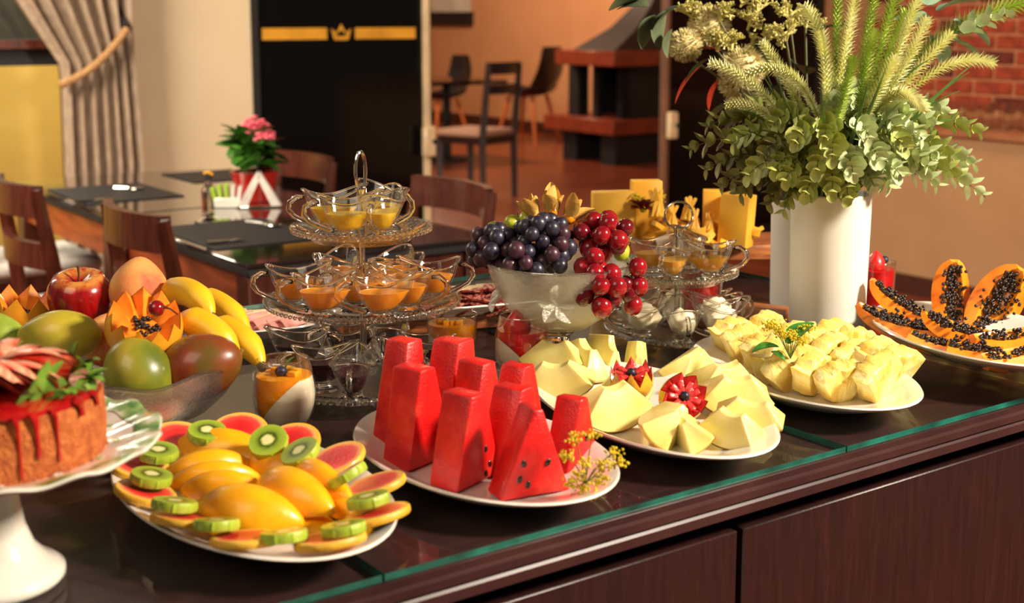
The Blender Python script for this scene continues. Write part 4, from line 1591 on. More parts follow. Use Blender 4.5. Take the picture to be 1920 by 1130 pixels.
yel = mat('fennel_blossom', [(.3, (206, 176, 22)), (.7, (238, 214, 60))], 200, .7)
gst = mat('fennel_stalk', (112, 128, 40), 60, .6)


def fennel(label, p, tips, br=.004, n=36, spread=.007):
    t = thing('fennel_flower', label, 'flower sprig', p)
    for tip in tips:
        tip = Vector(tip)
        s = part('stalk', tube([(0, 0, 0), tip * .5 + Vector((0, 0, .004)), tip], .0006, 5), gst, t)
        g = [mv(ball(R.uniform(.0009, .0016), n=5, m=4), tip.x + R.gauss(0, spread * .5), tip.y + R.gauss(0, spread * .5), tip.z + R.gauss(0, spread * .35)) for _ in range(n)]
        part('blossom', join(*g), yel, s, kind='stuff')
    return t


fp = C(1098, 906, .022)
tips = []
for px, py in ((1078, 822), (1110, 815), (1062, 855), (1098, 870), (1068, 905), (1090, 915), (1118, 905), (1130, 870), (1150, 848), (1160, 868), (1105, 925), (1132, 895), (1085, 890)):
    tips.append(far(px, py, fp.y - .012 + R.uniform(-.015, .012)) - fp)
fennel('yellow fennel flower sprig leaning on the watermelon platter', fp, tips)

# ================================================================== melon platter
mf = mat('pale_melon_flesh', [(.3, (226, 206, 104)), (.55, (238, 224, 140)), (.8, (246, 238, 178))], 18, .4, .1, bsc=260, sss=.3, coat=.1)
mrd = mat('melon_rind', [(.3, (186, 130, 34)), (.7, (214, 172, 70))], 40, .5)


def shell_block(ro, ri, w, L_, n=10, m=6):
    """piece of a melon: long arc L_ (rad), angular width w, rind outside (-z), lying with its arc along x"""
    vs, fs = [], []
    def P(la, lo, r):
        return Vector((r * math.sin(la), r * math.cos(la) * math.sin(lo), ro - r * math.cos(la) * math.cos(lo)))
    idx = {}
    for side, r in ((0, ro), (1, ri)):
        for i in range(n + 1):
            for j in range(m + 1):
                la, lo = L_ * (i / n - .5), w * (j / m - .5)
                if side:
                    lo *= .62
                idx[side, i, j] = len(vs)
                vs.append(P(la, lo, r))
    for i in range(n):
        for j in range(m):
            for s in (0, 1):
                f = (idx[s, i, j], idx[s, i + 1, j], idx[s, i + 1, j + 1], idx[s, i, j + 1])
                fs.append(f if s == 0 else f[::-1])
    for i in range(n):
        fs.append((idx[0, i, 0], idx[1, i, 0], idx[1, i + 1, 0], idx[0, i + 1, 0]))
        fs.append((idx[0, i, m], idx[0, i + 1, m], idx[1, i + 1, m], idx[1, i, m]))
    for j in range(m):
        fs.append((idx[0, 0, j], idx[0, 0, j + 1], idx[1, 0, j + 1], idx[1, 0, j]))
        fs.append((idx[0, n, j], idx[1, n, j], idx[1, n, j + 1], idx[0, n, j + 1]))
    return vs, fs


def melon(x, y, h, rz, tilt, roll, ro=.06, ri=.022, w=.85, L_=1.5, s=1):
    o = part('melon_wedge', round_edges(shell_block(ro, ri, w, L_), .003, 2), mf, None, 60)
    place(o, M=TM(C(x, y, h), rot(0, 0, rz) @ rot(0, tilt, 0) @ rot(roll, 0, 0), s))
    part('rind', mv(shell_block(ro, ro - .0012, w * .96, L_ * .97), 0, 0, -.0012), mrd, o, 45)
    return tag(o, 'pale yellow melon wedge laid outwards on the white platter', 'melon', 'melon wedges on the platter')


# x, y of the wedge's underside, turned so that the arc runs outwards
for a in ((1040, 706, .012, 2.6, .1, .2), (1052, 742, .010, 2.9, .1, -.25), (1088, 706, .010, 2.0, -.25, .1), (1128, 692, .008, 1.75, -.55, .2, .06, .02, .7, 1.5),
          (1192, 690, .006, 1.5, -.55, .1, .05, .02, .6, 1.4), (1278, 712, .008, .9, -.15, .5), (1345, 738, .008, .5, .0, .4), (1372, 768, .010, .1, .05, .3),
          (1402, 806, .012, -.25, .12, .2, .052), (1368, 828, .010, -.6, .15, .2, .052, .02, .85, 1.3), (1306, 832, .008, -1.3, .1, .6, .05, .018, .75, 1.35),
          (1226, 818, .010, -2.0, .05, -.75, .056, .016, .9, 1.5), (1138, 792, .010, -2.55, .05, -.3, .062, .02, .9, 1.6), (1172, 752, .010, 2.8, .0, -.2, .05, .02, .7, 1.3)):
    melon(*a)

gsk2 = mat('carved_guava_skin', [(.3, (206, 146, 30)), (.6, (232, 180, 50)), (.8, (176, 130, 36))], 90, .45, .3, bsc=200, coat=.2)
gfl = mat('carved_guava_flesh', [(.3, (196, 34, 38)), (.7, (232, 76, 66))], 120, .3, .4, bsc=300, coat=.4)


def carved_guava(label, p, Mr, R_=.024, teeth=8):
    t = thing('carved_guava', label, 'guava')
    place(t, M=TM(p, Mr))
    n = teeth * 6
    rs = []
    for z in (-.021, -.019, -.013, -.004, .002):
        q = R_ * math.sqrt(max(.03, 1 - (z / .0225) ** 2)) if z < 0 else R_
        rs.append([Vector((q * math.cos(2 * PI * i / n), q * math.sin(2 * PI * i / n), z)) for i in range(n)])
    th = [1 - abs((i % 6) / 6 - .5) * 2 for i in range(n)]
    top = [Vector((R_ * (1 - .05 * th[i]) * math.cos(2 * PI * i / n), R_ * (1 - .05 * th[i]) * math.sin(2 * PI * i / n), .002 + .017 * th[i])) for i in range(n)]
    part('skin', loft(rs + [top], True, False), gsk2, t, 35)
    inn = [[Vector((p_.x * .97, p_.y * .97, p_.z)) for p_ in top], [Vector((p_.x * .66, p_.y * .66, .004)) for p_ in rs[-1]], [Vector((p_.x * .3, p_.y * .3, .005)) for p_ in rs[-1]]]
    part('flesh', loft(inn, False, True), gfl, t, 35)
    for k in range(teeth):
        a = 2 * PI * (k + .5) / teeth
        part('petal', xf(soften(box(.013, .006, .006), .0015), Matrix.Translation((.013 * math.cos(a), .013 * math.sin(a), .005)) @ rot(0, -.3, a)), gfl, t)
    part('blueberry', mv(ball(.0052, n=14, m=10), 0, 0, .010), BLU, t)
    return t


carved_guava('guava carved into a crown with yellow skin points', far(1184, 714, 1.415), rot(.15, -.1, .3))
carved_guava('guava opened into a red flower facing the buffet front', far(1278, 748, 1.375), rot(.95, .1, .2), .025, 9)

# ================================================================== pineapple
pm_ = mat('pineapple_flesh', [(.3, (222, 176, 62)), (.5, (240, 212, 112)), (.75, (248, 234, 168))], 40, .4, .8, bsc=150, sss=.25, coat=.1, stretch=(2.2, 1, .5))
cc = [(0, 0)]
def pine_piece(seed):
    """fan-shaped slice of pineapple with fibrous faces"""
    pts = []
    for i in range(15):
        a = -.78 + 1.56 * i / 14 + PI / 2
        rr = .048 + .0022 * math.sin(i * 1.9 + seed) + .001 * math.sin(i * 4.1 + seed)
        pts.append((rr * math.cos(a), rr * math.sin(a) - .004))
    pts = pts + [(-.024, .018), (-.013, .003), (0, .0), (.013, .003), (.024, .018)]
    cx, cy = 0, .026
    th = .020
    n = len(pts)
    def ring_(k, y):
        return [Vector((cx + (x - cx) * k, y, cy + (z - cy) * k)) for x, z in pts]
    rings = [ring_(k, -th / 2) for k in (.05, .3, .55, .8, .95)] + [ring_(1.0, -th / 2 + .002), ring_(1.03, -th / 6), ring_(1.03, th / 6), ring_(1.0, th / 2 - .002)] + [ring_(k, th / 2) for k in (.95, .8, .55, .3, .05)]
    vs, fs = loft(rings)
    out = []
    for p in vs:
        d = Vector((p.x, 0, p.z)) - Vector((0, 0, 0))
        a = math.atan2(p.x, p.z + .002)
        fib = .0011 * math.sin(a * 22 + seed) * (1 if p.y > 0 else -1)
        q = Vector((p.x, p.y + fib, p.z))
        out.append(q + Vector((noise.noise(p * 130 + Vector((seed, 0, 0))), .8 * noise.noise(p * 110 + Vector((0, seed, 9))), noise.noise(p * 130 + Vector((0, 4, seed))))) * .0024)
    return out, fs


PM = [mesh('pineapple_piece', pine_piece(k * 1.7), pm_, 70) for k in range(6)]
core = None
pp_ = [(1362, 664, .0, .9), (1388, 676, .0, .95), (1424, 652, .0, .8), (1420, 702, 0, .95), (1446, 716, 0, .95), (1476, 726, 0, 1.0), (1510, 738, 0, .95), (1487, 680, .004, .9), (1512, 692, .004, 1.0),
       (1545, 676, .004, .8), (1548, 706, 0, .95), (1565, 748, 0, 1.0), (1590, 684, .004, .7), (1592, 712, 0, .9), (1626, 710, 0, .8), (1636, 748, 0, 1.0), (1664, 728, 0, .8), (1450, 672, 0, .9)]
for i, (x, y, h, rz) in enumerate(pp_):
    o = part('pineapple_piece', PM[i % 6], None)
    place(o, M=TM(C(x, y, .0065 + h), rot(0, 0, rz - .25 + R.uniform(-.3, .3)) @ rot(.22 + R.uniform(-.15, .2), R.uniform(-.2, .2), 0), R.uniform(1.0, 1.2)))
    tag(o, 'juicy pale yellow pineapple piece leaning in rows on the platter', 'pineapple', 'pineapple pieces on the platter')
gp = C(1482, 672, .050)
t = fennel('yellow fennel flower with green stalks on the pineapple', gp,
           [far(px, py, gp.y) - gp + Vector((0, R.uniform(-.012, .012), 0)) for px, py in ((1450, 608), (1462, 618), (1472, 628), (1490, 630), (1505, 626), (1515, 618), (1480, 622), (1448, 614), (1500, 634))], n=44)
for k, (px, py, l, ang, el) in enumerate(((1452, 646, .030, 3.3, -.1), (1492, 640, .040, .5, -.75), (1460, 655, .018, -.6, .2))):
    solid('mint_leaf', leaf_geo(l, l * .36, .35, 8, .25), MNT, 'serrated green mint leaf on the pineapple', 'mint leaf', M=TM(far(px + (8 if k == 0 else -14), py + 4, gp.y - .005), rot(0, 0, ang) @ rot(0, el, 0)), group='mint leaves on the pineapple', smooth=180)

# ================================================================== papaya platter
pf = mat('papaya_flesh', [(.3, (240, 120, 16)), (.55, (250, 148, 30)), (.8, (252, 176, 60))], 30, .3, .1, bsc=200, sss=.25, coat=.35)
psk = mat('papaya_rind', [(.3, (226, 140, 20)), (.7, (242, 170, 44))], 30, .4, coat=.2)


def boat_slice(L_, R_, w, cut=(-1, 1), n=16, m=8, hollow=.55):
    """sector of a papaya: long axis x, skin towards -z, hollow with seeds towards +z"""
    vs, fs, idx = [], [], {}
    for s in (0, 1):
        for i in range(n + 1):
            q = cut[0] + (cut[1] - cut[0]) * i / n
            q = max(-.985, min(.985, q))
            pr = math.sqrt(1 - q * q) ** .85
            for j in range(m + 1):
                lo = w * (j / m - .5)
                r = R_ * pr * (1 if s == 0 else hollow)
                x = L_ * q * (1 if s == 0 else .93)
                idx[s, i, j] = len(vs)
                vs.append(Vector((x, r * math.sin(lo), -r * math.cos(lo))))
    for i in range(n):
        for j in range(m):
            for s in (0, 1):
                f = (idx[s, i, j], idx[s, i + 1, j], idx[s, i + 1, j + 1], idx[s, i, j + 1])
                fs.append(f if s == 0 else f[::-1])
        fs.append((idx[0, i, 0], idx[1, i, 0], idx[1, i + 1, 0], idx[0, i + 1, 0]))
        fs.append((idx[0, i, m], idx[0, i + 1, m], idx[1, i + 1, m], idx[1, i, m]))
    for i in (0, n):
        for j in range(m):
            fs.append((idx[0, i, j], idx[0, i, j + 1], idx[1, i, j + 1], idx[1, i, j]))
    return vs, fs


def papaya(label, c, xa, za, L_=.06, R_=.034, w=1.5, cut=(-1, 1), ns=70, hollow=.5, whiten=False):
    o = part('papaya_slice', boat_slice(L_, R_, w, cut, hollow=hollow), pf, None, 40)
    place(o, M=TM(c, frame(xa, za)))
    tag(o, label, 'papaya')
    part('rind', boat_slice(L_ * 1.006, R_ * 1.01, w * .99, cut, hollow=.985), psk, o, 40)
    sd = []
    lo, hi = cut[0] * .82 * L_, cut[1] * .82 * L_
    for i in range(ns):
        x = R.uniform(lo, hi)
        pr = math.sqrt(max(.05, 1 - (x / L_) ** 2))
        y = max(-.3, min(.3, R.gauss(0, .13))) * R_ * pr * w
        z = -R_ * pr * hollow * math.cos(min(1.2, abs(y) / (R_ * hollow * pr + 1e-4))) + R.uniform(.0005, .0055)
        sd.append(mv(ball(.0025, .0023, .0023, 7, 5), x, y, z))
    part('seeds', join(*sd), SEED, o, kind='stuff')
    return o


papaya('long papaya slice with pale whitish edge, next to the white vase', C(1690, 586, .060), (.80, -.50, -.16), (.05, -.5, .85), .060, .033, 1.35, (-1, 1), 200)
papaya('papaya slice lying behind the one by the vase', C(1706, 558, .068), (.75, -.35, -.42), (.3, -.5, .85), .056, .031, 1.3, (-1, 1), 180)
papaya('papaya slice standing on end with seeds facing the buffet front', C(1793, 556, .066), (.0, .22, 1), (.1, -1, .15), .050, .032, 2.0, (-.75, 1), 190)
papaya('large papaya half standing tilted at the back of the platter', C(1874, 566, .064), (.52, .15, .75), (-.15, -1, .25), .056, .038, 2.1, (-.9, 1), 220)
papaya('papaya slice lying in front of the upright one, seeds along its ridge', C(1818, 604, .062), (.92, -.25, -.22), (.05, -.5, .85), .058, .031, 1.3, (-1, 1), 180)
papaya('short papaya chunk with cut end at the platter rim', C(1750, 620, .052), (.75, -.45, -.2), (.2, -.25, .9), .050, .030, 1.35, (-.55, .9), 90, .5)
papaya('short papaya chunk with orange cut face, between two chunks at the rim', C(1818, 634, .052), (.85, -.3, -.08), (.05, -.3, .95), .050, .030, 1.3, (-.5, .85), 80, .5)
papaya('papaya chunk showing its cut end, farthest from the vase', C(1896, 646, .053), (.8, .2, .1), (-.1, -.3, .95), .052, .031, 1.4, (-.7, .9), 50, .5)
papaya('papaya slice behind the rim chunks, seeds half hidden', C(1902, 612, .062), (.85, .1, .1), (-.1, -.5, .9), .058, .032, 1.3, (-.9, 1), 70)

# ================================================================== grapes
def grape_mat(name, lo, hi, rough=.3, bloom=True):
    return mat(name, [(.3, lo), (.7, hi)], 60, rough, coat=.3)


gb_m = [grape_mat('black_grape', (20, 18, 28), (52, 46, 66), .38), grape_mat('purple_black_grape', (40, 20, 30), (78, 42, 56), .38)]
gr_m = [grape_mat('red_grape', (104, 8, 18), (164, 20, 30), .16), grape_mat('dark_red_grape', (66, 8, 18), (116, 14, 26), .16)]
gg_m = [grape_mat('green_grape', (150, 160, 24), (196, 196, 56), .25)]
stemm = mat('grape_stem', (104, 88, 40), 60, .7)


def bunch(label, blobs, mats, r, gap, seed, stems=True):
    rr = random.Random(seed)
    pts = []
    cen = far(*blobs[0][:3])
    for (x, y, Y, rx, ry, rd, n) in blobs:
        c = far(x, y, Y) - cen
        s = Y / 2500
        tries, got = 0, 0
        while got < n and tries < 6000:
            tries += 1
            a = Vector((rr.uniform(-1, 1), rr.uniform(-1, 1), rr.uniform(-1, 1)))
            if a.length > 1:
                continue
            a = a.normalized() * (.55 + .45 * a.length)
            p = c + Vector((a.x * rx * s, a.y * rd, a.z * ry * s))
            if all((p - q).length > gap for q in pts):
                pts.append(p)
                got += 1
    t = thing('grape_bunch', label, 'grapes', cen)
    ms = [mesh('grape', ball(r, r, r * 1.08, 14, 10), m_, 180) for m_ in mats]
    for p in pts:
        o = part('grape', ms[0 if rr.random() < .7 or len(ms) == 1 else 1], None, t)
        o.location = p
        o.rotation_euler = (rr.uniform(-.6, .6), rr.uniform(-.6, .6), 0)
        q = rr.uniform(.88, 1.08)
        o.scale = (q, q, q)
    part('stem', tube([(0, .01, .01), (0, .012, -.01), (0, .006, -.03)], .0016, 6), stemm, t)
    return t


bunch('bunch of black grapes on the side of the bowl near the tall stand', [(930, 462, 1.60, 50, 32, .034, 30), (905, 462, 1.60, 26, 32, .024, 10)], gb_m, .0098, .0155, 3)
bunch('bunch of black grapes heaped at the middle of the bowl', [(1018, 455, 1.585, 54, 50, .034, 48), (985, 492, 1.555, 34, 34, .014, 14), (1040, 490, 1.555, 26, 20, .012, 6)], gb_m, .0098, .0155, 4)
bunch('bunch of red grapes spilling over the bowl rim', [(1130, 440, 1.595, 46, 36, .032, 24), (1128, 540, 1.52, 36, 42, .014, 14), (1112, 500, 1.535, 20, 20, .01, 3)], gr_m, .0118, .0185, 5)
t = thing('grape_bunch', 'small sprig of red grapes dangling outside the bowl', 'grapes', far(1190, 510, 1.55))
gm_ = [mesh('grape', ball(.0112, .0112, .0125, 14, 10), m_, 180) for m_ in gr_m]
for px, py, k in ((1196, 501, 0), (1172, 535, 1), (1198, 537, 0), (1187, 572, 0), (1181, 550, 1)):
    o = part('grape', gm_[k], None, t)
    o.location = far(px, py, 1.55) - far(1190, 510, 1.55)
part('stem', tube([far(1176, 492, 1.56) - t.location, far(1184, 510, 1.56) - t.location, far(1186, 545, 1.556) - t.location, far(1186, 565, 1.555) - t.location], .0011, 5), stemm, t)
bunch('few green grapes behind the black ones', [(972, 415, 1.63, 26, 10, .02, 7), (920, 425, 1.63, 14, 6, .01, 2), (1168, 470, 1.62, 10, 14, .01, 2)], gg_m, .0100, .0165, 6)
hus = mat('dry_physalis_husk', [(.3, (196, 140, 48)), (.6, (226, 182, 90)), (.8, (170, 108, 40))], 40, .7, .5, bsc=90)
phb = mat('physalis_berry', (236, 140, 16), 30, .2, coat=.4)
for (x, y, lab, lean, s) in ((1003, 395, 'dry physalis husk with one tall narrow petal beside the black grapes', -.25, .85), (1035, 388, 'open physalis with tall papery petals on the grapes', .0, 1.1), (1066, 400, 'open physalis with petals flared above the red grapes', .45, 1.0)):
    t = thing('physalis', lab, 'physalis')
    place(t, M=TM(far(x, y + 12, 1.61), rot(-.1, lean, 0), s))
    part('berry', mv(ball(.008, n=16, m=10), 0, 0, .002), phb, t)
    for k in range(5):
        a = 2 * PI * k / 5 + .4
        up = 1.05 + R.uniform(-.25, .2)
        g = leaf_geo(.034 + R.uniform(-.006, .008), .010, .9, 8, -.25 + R.uniform(-.2, .3))
        part('husk_petal', xf(g, Matrix.Translation((.003 * math.cos(a), .003 * math.sin(a), -.006)) @ rot(0, 0, a) @ rot(0, -up, 0)), hus, t, 180)

# ================================================================== cheese board
cbp = C(1275, 524)
t = thing('cheese_board', 'thick wooden board on feet holding the cheeses', 'board', cbp, .10)
part('slab', box(.27, .13, .026, 0, 0, .034, .004, 2), M['board'], t)
for sx in (-1, 1):
    for sy in (-1, 1):
        part('foot', lathe([(0, 0), (.012, 0), (.014, .034), (0, .034)], 16), M['chair_dark'], t)
        t.children[-1].location = (sx * .10, sy * .045, 0)
CB = cbp + Vector((0, 0, .0605))
ych = mat('yellow_cheese', [(.3, (230, 168, 42)), (.7, (244, 190, 70))], 14, .45, .04, sss=.2)
rindc = mat('cheese_rind', [(.3, (214, 148, 40)), (.7, (230, 172, 70))], 20, .5)


def block(label, x, dy, g, rz, lean=0):
    p = far(x, 440, cbp.y + dy)
    o = part('cheese_block', soften(g, .0015, 2), ych, None, 40)
    place(o, M=TM(Vector((p.x, cbp.y + dy, CB.z)), rot(0, 0, rz) @ rot(0, lean, 0)))
    return tag(o, label, 'cheese')


block('wedge of yellow cheese with sloping side behind the red grapes', 1152, .0, prism([(-.036, 0), (.036, 0), (.034, .020), (.032, .040), (-.034, .034)], .085), .12)
block('yellow cheese block standing at the back of the board', 1210, .05, box(.050, .03, .100), .1)
block('tall pale yellow cheese block leaning beside the vase', 1378, -.02, box(.050, .034, .086), -.55, .06)
block('narrow yellow cheese block behind the leaning block', 1334, .03, box(.030, .03, .086), -.1)
rng = random.Random(5)
CHS = [mesh('cheese_chunk', soften(prism([(-.015, 0), (.015, 0), (.011, .016), (-.008, .018)], .014), .001, 1), ych, 40),
       mesh('cheese_chunk', soften(box(.028, .012, .008), .001, 1), ych, 40), mesh('cheese_chunk', soften(prism([(-.02, 0), (.02, 0), (.0, .026)], .007), .001, 1), ych, 40)]
for i in range(30):
    o = part('cheese_chunk', CHS[i % 3], None)
    o.location = (rng.uniform(cbp.x - .045, cbp.x + .125), cbp.y + rng.uniform(-.055, .03), CB.z + .002 + rng.uniform(0, .028))
    o.rotation_euler = (rng.uniform(-.6, .6), rng.uniform(-.6, .6), rng.uniform(0, 6))
    tag(o, 'small cut piece of yellow cheese heaped on the wooden board', 'cheese', 'cheese pieces on the board')
for x, y, s in ((1232, 392, 1.2), (1290, 398, 1.0), (1300, 415, .9), (1330, 418, .8), (1258, 408, .9)):
    t = thing('cheese_flower', 'star-cut yellow cheese with pointed petals on the board', 'cheese', group='cheese stars on the board')
    place(t, M=TM(far(x, y + 16, cbp.y - .01), rot(-.1, .1, R.uniform(0, 2)), s))
    for k in range(6):
        a = 2 * PI * k / 6
        part('petal', xf(soften(prism([(-.010, 0), (.010, 0), (.008, .02), (0, .042)], .006), .001, 1), rot(0, 0, a) @ Matrix.Translation((0, -.004, 0)) @ rot(1.15 + .25 * (k % 2))), ych, t, 40)
rf = mat('dark_red_petals', (118, 12, 20), 50, .5)
t = thing('red_flower', 'dark red flower tucked between the cheeses', 'flower', far(1206, 392, cbp.y - .005))
for k in range(10):
    part('petal', xf(leaf_geo(.026, .010, .4, 6, .2), rot(0, -.3 - .5 * (k % 2), 2 * PI * k / 10)), rf, t, 180)
part('centre', ball(.006, n=10, m=6), yel, t)
fy = far(1222, 385, cbp.y + .0)
fennel('yellow fennel blossoms above the red flower on the cheese board', fy, [far(px, py, cbp.y) - fy for px, py in ((1190, 366), (1198, 372), (1228, 362), (1240, 368), (1236, 374))], n=30)
# ================================================================== flowers in the vases
EUC = [mat('eucalyptus_leaf', [(.3, (140, 152, 70)), (.6, (188, 194, 106)), (.8, (222, 222, 150))], 40, .5, .1),
       mat('lit_eucalyptus_leaf', [(.3, (170, 188, 128)), (.6, (214, 222, 172)), (.8, (240, 242, 210))], 40, .5, .1),  # same leaf with the light from the right painted into its colour
       mat('shaded_eucalyptus_leaf', [(.3, (108, 108, 56)), (.6, (150, 146, 76)), (.8, (190, 180, 94))], 40, .5, .1)]  # same leaf with the shade of the left side painted in
estem = mat('eucalyptus_stem', (96, 92, 52), 60, .6)


def round_leaf(r):
    vs = [Vector((0, 0, 0))]
    n = 10
    for i in range(n):
        a = -PI + 2 * PI * i / n
        x = r * (1 + math.cos(a)) * (1.06 if abs(a) < .1 else 1)
        y = r * .92 * math.sin(a)
        vs.append(Vector((x, y, .50 * (y * y) / r + .16 * x * x / r)))
    vs.append(Vector((r, 0, .02 * r)))
    fs = [(n + 1, 1 + i, 1 + (i + 1) % n) for i in range(n)]
    return vs[1:] if False else vs, fs


LEAF = [[mesh('leaf', round_leaf(r), m_, 180) for r in (.0072, .0105, .0135)] for m_ in EUC]


def sprig(name, label, group, base, pts, leaves, mi, s0=.25, big=1.0, cat='foliage'):
    """stem through pts (relative to base); pairs of round leaves from s0 to the tip"""
    t = thing(name, label, cat, base, group=group)
    def q(s):
        a, b, c, d = pts
        return a * (1 - s) ** 3 + b * 3 * s * (1 - s) ** 2 + c * 3 * s * s * (1 - s) + d * s ** 3
    path = [q(i / 10) for i in range(11)]
    part('stem', tube(path, [.0013 * (1 - .06 * i) for i in range(11)], 5), estem, t)
    for k in range(leaves):
        s = s0 + (1 - s0) * (k + .5) / leaves
        p, tn = q(s), (q(min(1, s + .02)) - q(s - .02)).normalized()
        side = tn.cross(Vector((0, 0, 1)))
        if side.length < .1:
            side = Vector((1, 0, 0))
        side.normalize()
        up = side.cross(tn)
        ph = (PI / 2 if k % 2 else 0) + R.uniform(-.3, .3)
        size = 0 if s > .88 else (1 if s > .6 or R.random() < .4 else 2)
        for sg in (0, PI):
            dirn = (side * math.cos(ph + sg) + up * math.sin(ph + sg)) + tn * R.uniform(.25, .6)
            o = part('leaf', LEAF[mi][size], None, t)
            f = frame(dirn, tn + Vector((0, 0, .3)))
            sc = R.uniform(.85, 1.15) * big
            o.matrix_basis = TM(p, f, sc)
    return t


VM = V1 + Vector((0, 0, VH))
ends = []
for px, py, d in ((1290, 282, 0), (1320, 320, -.03), (1322, 240, .02), (1350, 350, -.05), (1385, 368, -.06), (1400, 330, -.10), (1430, 290, -.10), (1370, 270, -.05), (1360, 225, .04),
                  (1440, 385, -.06), (1468, 400, -.05), (1470, 340, -.12), (1510, 365, -.11), (1530, 320, -.13), (1490, 270, -.13), (1560, 360, -.12), (1590, 372, -.09), (1600, 330, -.13),
                  (1545, 260, -.13), (1570, 220, -.08), (1600, 190, -.05), (1630, 260, -.13), (1650, 300, -.12), (1640, 350, -.08), (1690, 330, -.10), (1700, 280, -.12), (1680, 240, -.10),
                  (1740, 310, -.06), (1760, 350, -.03), (1730, 260, -.08), (1785, 290, -.02), (1842, 250, .0), (1800, 330, -.02), (1848, 370, .0), (1700, 210, -.04), (1780, 215, .04),
                  (1450, 235, -.08), (1400, 210, .0), (1620, 225, -.09), (1750, 235, -.02), (1560, 295, -.14), (1450, 320, -.11), (1760, 300, -.05), (1670, 350, -.05), (1830, 310, .01)):
    ends.append((px, py, d))
for i, (px, py, d) in enumerate(ends):
    e = far(px, py, V1.y + d) - VM
    st = Vector((R.uniform(-.025, .025), R.uniform(-.025, .025), -.03))
    mid1 = Vector((e.x * .18 + st.x * .5, e.y * .25, .055 + max(0, e.z) * .5))
    mid2 = Vector((e.x * .70, e.y * .75, max(e.z + .035, .05)))
    w = 1 if px > 1560 and R.random() < .75 else (2 if px < 1450 and R.random() < .6 else 0)  # lit tone mostly on the right, shaded tone mostly on the left
    lab = ('pale green eucalyptus sprig in the white vase', 'eucalyptus sprigs, pale') if w == 1 else (('olive-shaded eucalyptus sprig in the white vase', 'eucalyptus sprigs, olive') if w == 2 else ('yellow-green eucalyptus sprig in the white vase', 'eucalyptus sprigs, yellow-green'))
    sprig('eucalyptus_sprig', lab[0], lab[1], VM, [st, mid1, mid2, e], 14, w)

FOX = [mat('pale_foxtail', [(.3, (226, 226, 140)), (.7, (248, 246, 204))], 60, .6), mat('green_foxtail', [(.3, (146, 176, 66)), (.7, (202, 216, 112))], 60, .6)]


def foxtail(label, group, base, pts, mi, wid=.0095, start=.30, dense=46):
    t = thing('foxtail_frond', label, 'foliage', base, group=group)
    def q(s):
        a, b, c = pts
        return a * (1 - s) ** 2 + b * 2 * s * (1 - s) + c * s * s
    part('stem', tube([q(i / 14) for i in range(15)], [.0016 * (1 - .05 * i) for i in range(15)], 5), FOX[1], t)
    vs, fs = [], []
    for k in range(dense):
        s = start + (1 - start) * k / dense
        p, tn = q(s), (q(min(1, s + .01)) - q(s - .01)).normalized()
        a0 = tn.orthogonal().normalized()
        b0 = tn.cross(a0)
        prof = 1.2 * wid * (.45 + .55 * math.sin(PI * min(1, .18 + .82 * (1 - (s - start) / (1 - start))) ** .8))
        for j in range(8):
            a = 2 * PI * j / 8 + k * .39
            d = a0 * math.cos(a) + b0 * math.sin(a)
            tip = p + d * prof * R.uniform(.85, 1.15) + tn * prof * .55
            w = tn.cross(d) * .0016
            n = len(vs)
            mid = p + (tip - p) * .6
            vs += [p - w * .5, p + w * .5, mid + w, mid - w, tip]
            fs += [(n, n + 1, n + 2, n + 3), (n + 3, n + 2, n + 4)]
    part('needles', (vs, fs), FOX[mi], t, 0, kind='stuff')
    return t


for (px, py, d, bx, by, mi, w) in ((1330, 117, -.03, 1470, 150, 0, .0095), (1398, 140, -.08, 1540, 70, 0, .0095), (1428, 78, -.02, 1500, 170, 0, .0090), (1508, 10, -.03, 1570, 90, 0, .0110), (1362, 196, -.05, 1460, 170, 0, .008),
                               (1864, 118, -.02, 1720, 70, 0, .0100), (1784, 63, -.03, 1680, 160, 0, .0100), (1737, 36, -.06, 1690, 150, 0, .0115), (1735, 205, -.10, 1660, 90, 0, .0095),
                               (1726, -20, -.03, 1690, 100, 0, .0120), (1690, -40, -.05, 1640, 110, 1, .0120), (1650, -50, -.02, 1610, 120, 1, .0120), (1606, -20, -.05, 1580, 120, 0, .0115), (1570, -30, .02, 1570, 120, 1, .0110), (1700, 20, .02, 1650, 130, 1, .012),
                               (1640, 60, -.10, 1610, 160, 1, .010), (1540, 60, -.06, 1560, 170, 0, .010), (1600, 110, -.11, 1580, 190, 1, .009), (1680, 110, -.10, 1630, 190, 0, .010)):
    e = far(px, py, V1.y + d) - VM
    c = far(bx, by, V1.y + d * 1.3) - VM
    foxtail('pale cream-green foxtail frond arching from the white vase' if mi == 0 else 'darker green upright foxtail frond in the white vase', 'pale foxtail fronds' if mi == 0 else 'green foxtail fronds', VM,
            [Vector((R.uniform(-.02, .02), R.uniform(-.02, .02), -.02)), c, e], mi, w)
e0 = VM
foxtail('long dark green fern-like frond reaching towards the bricks', None, VM, [Vector((.01, .02, -.02)), far(1640, 60, V1.y + .05) - VM, far(1960, -5, V1.y + .03) - VM], 1, .016, .35, 80)

GRS = mat('grass_blade', [(.3, (52, 84, 30)), (.7, (104, 136, 56))], 30, .45)


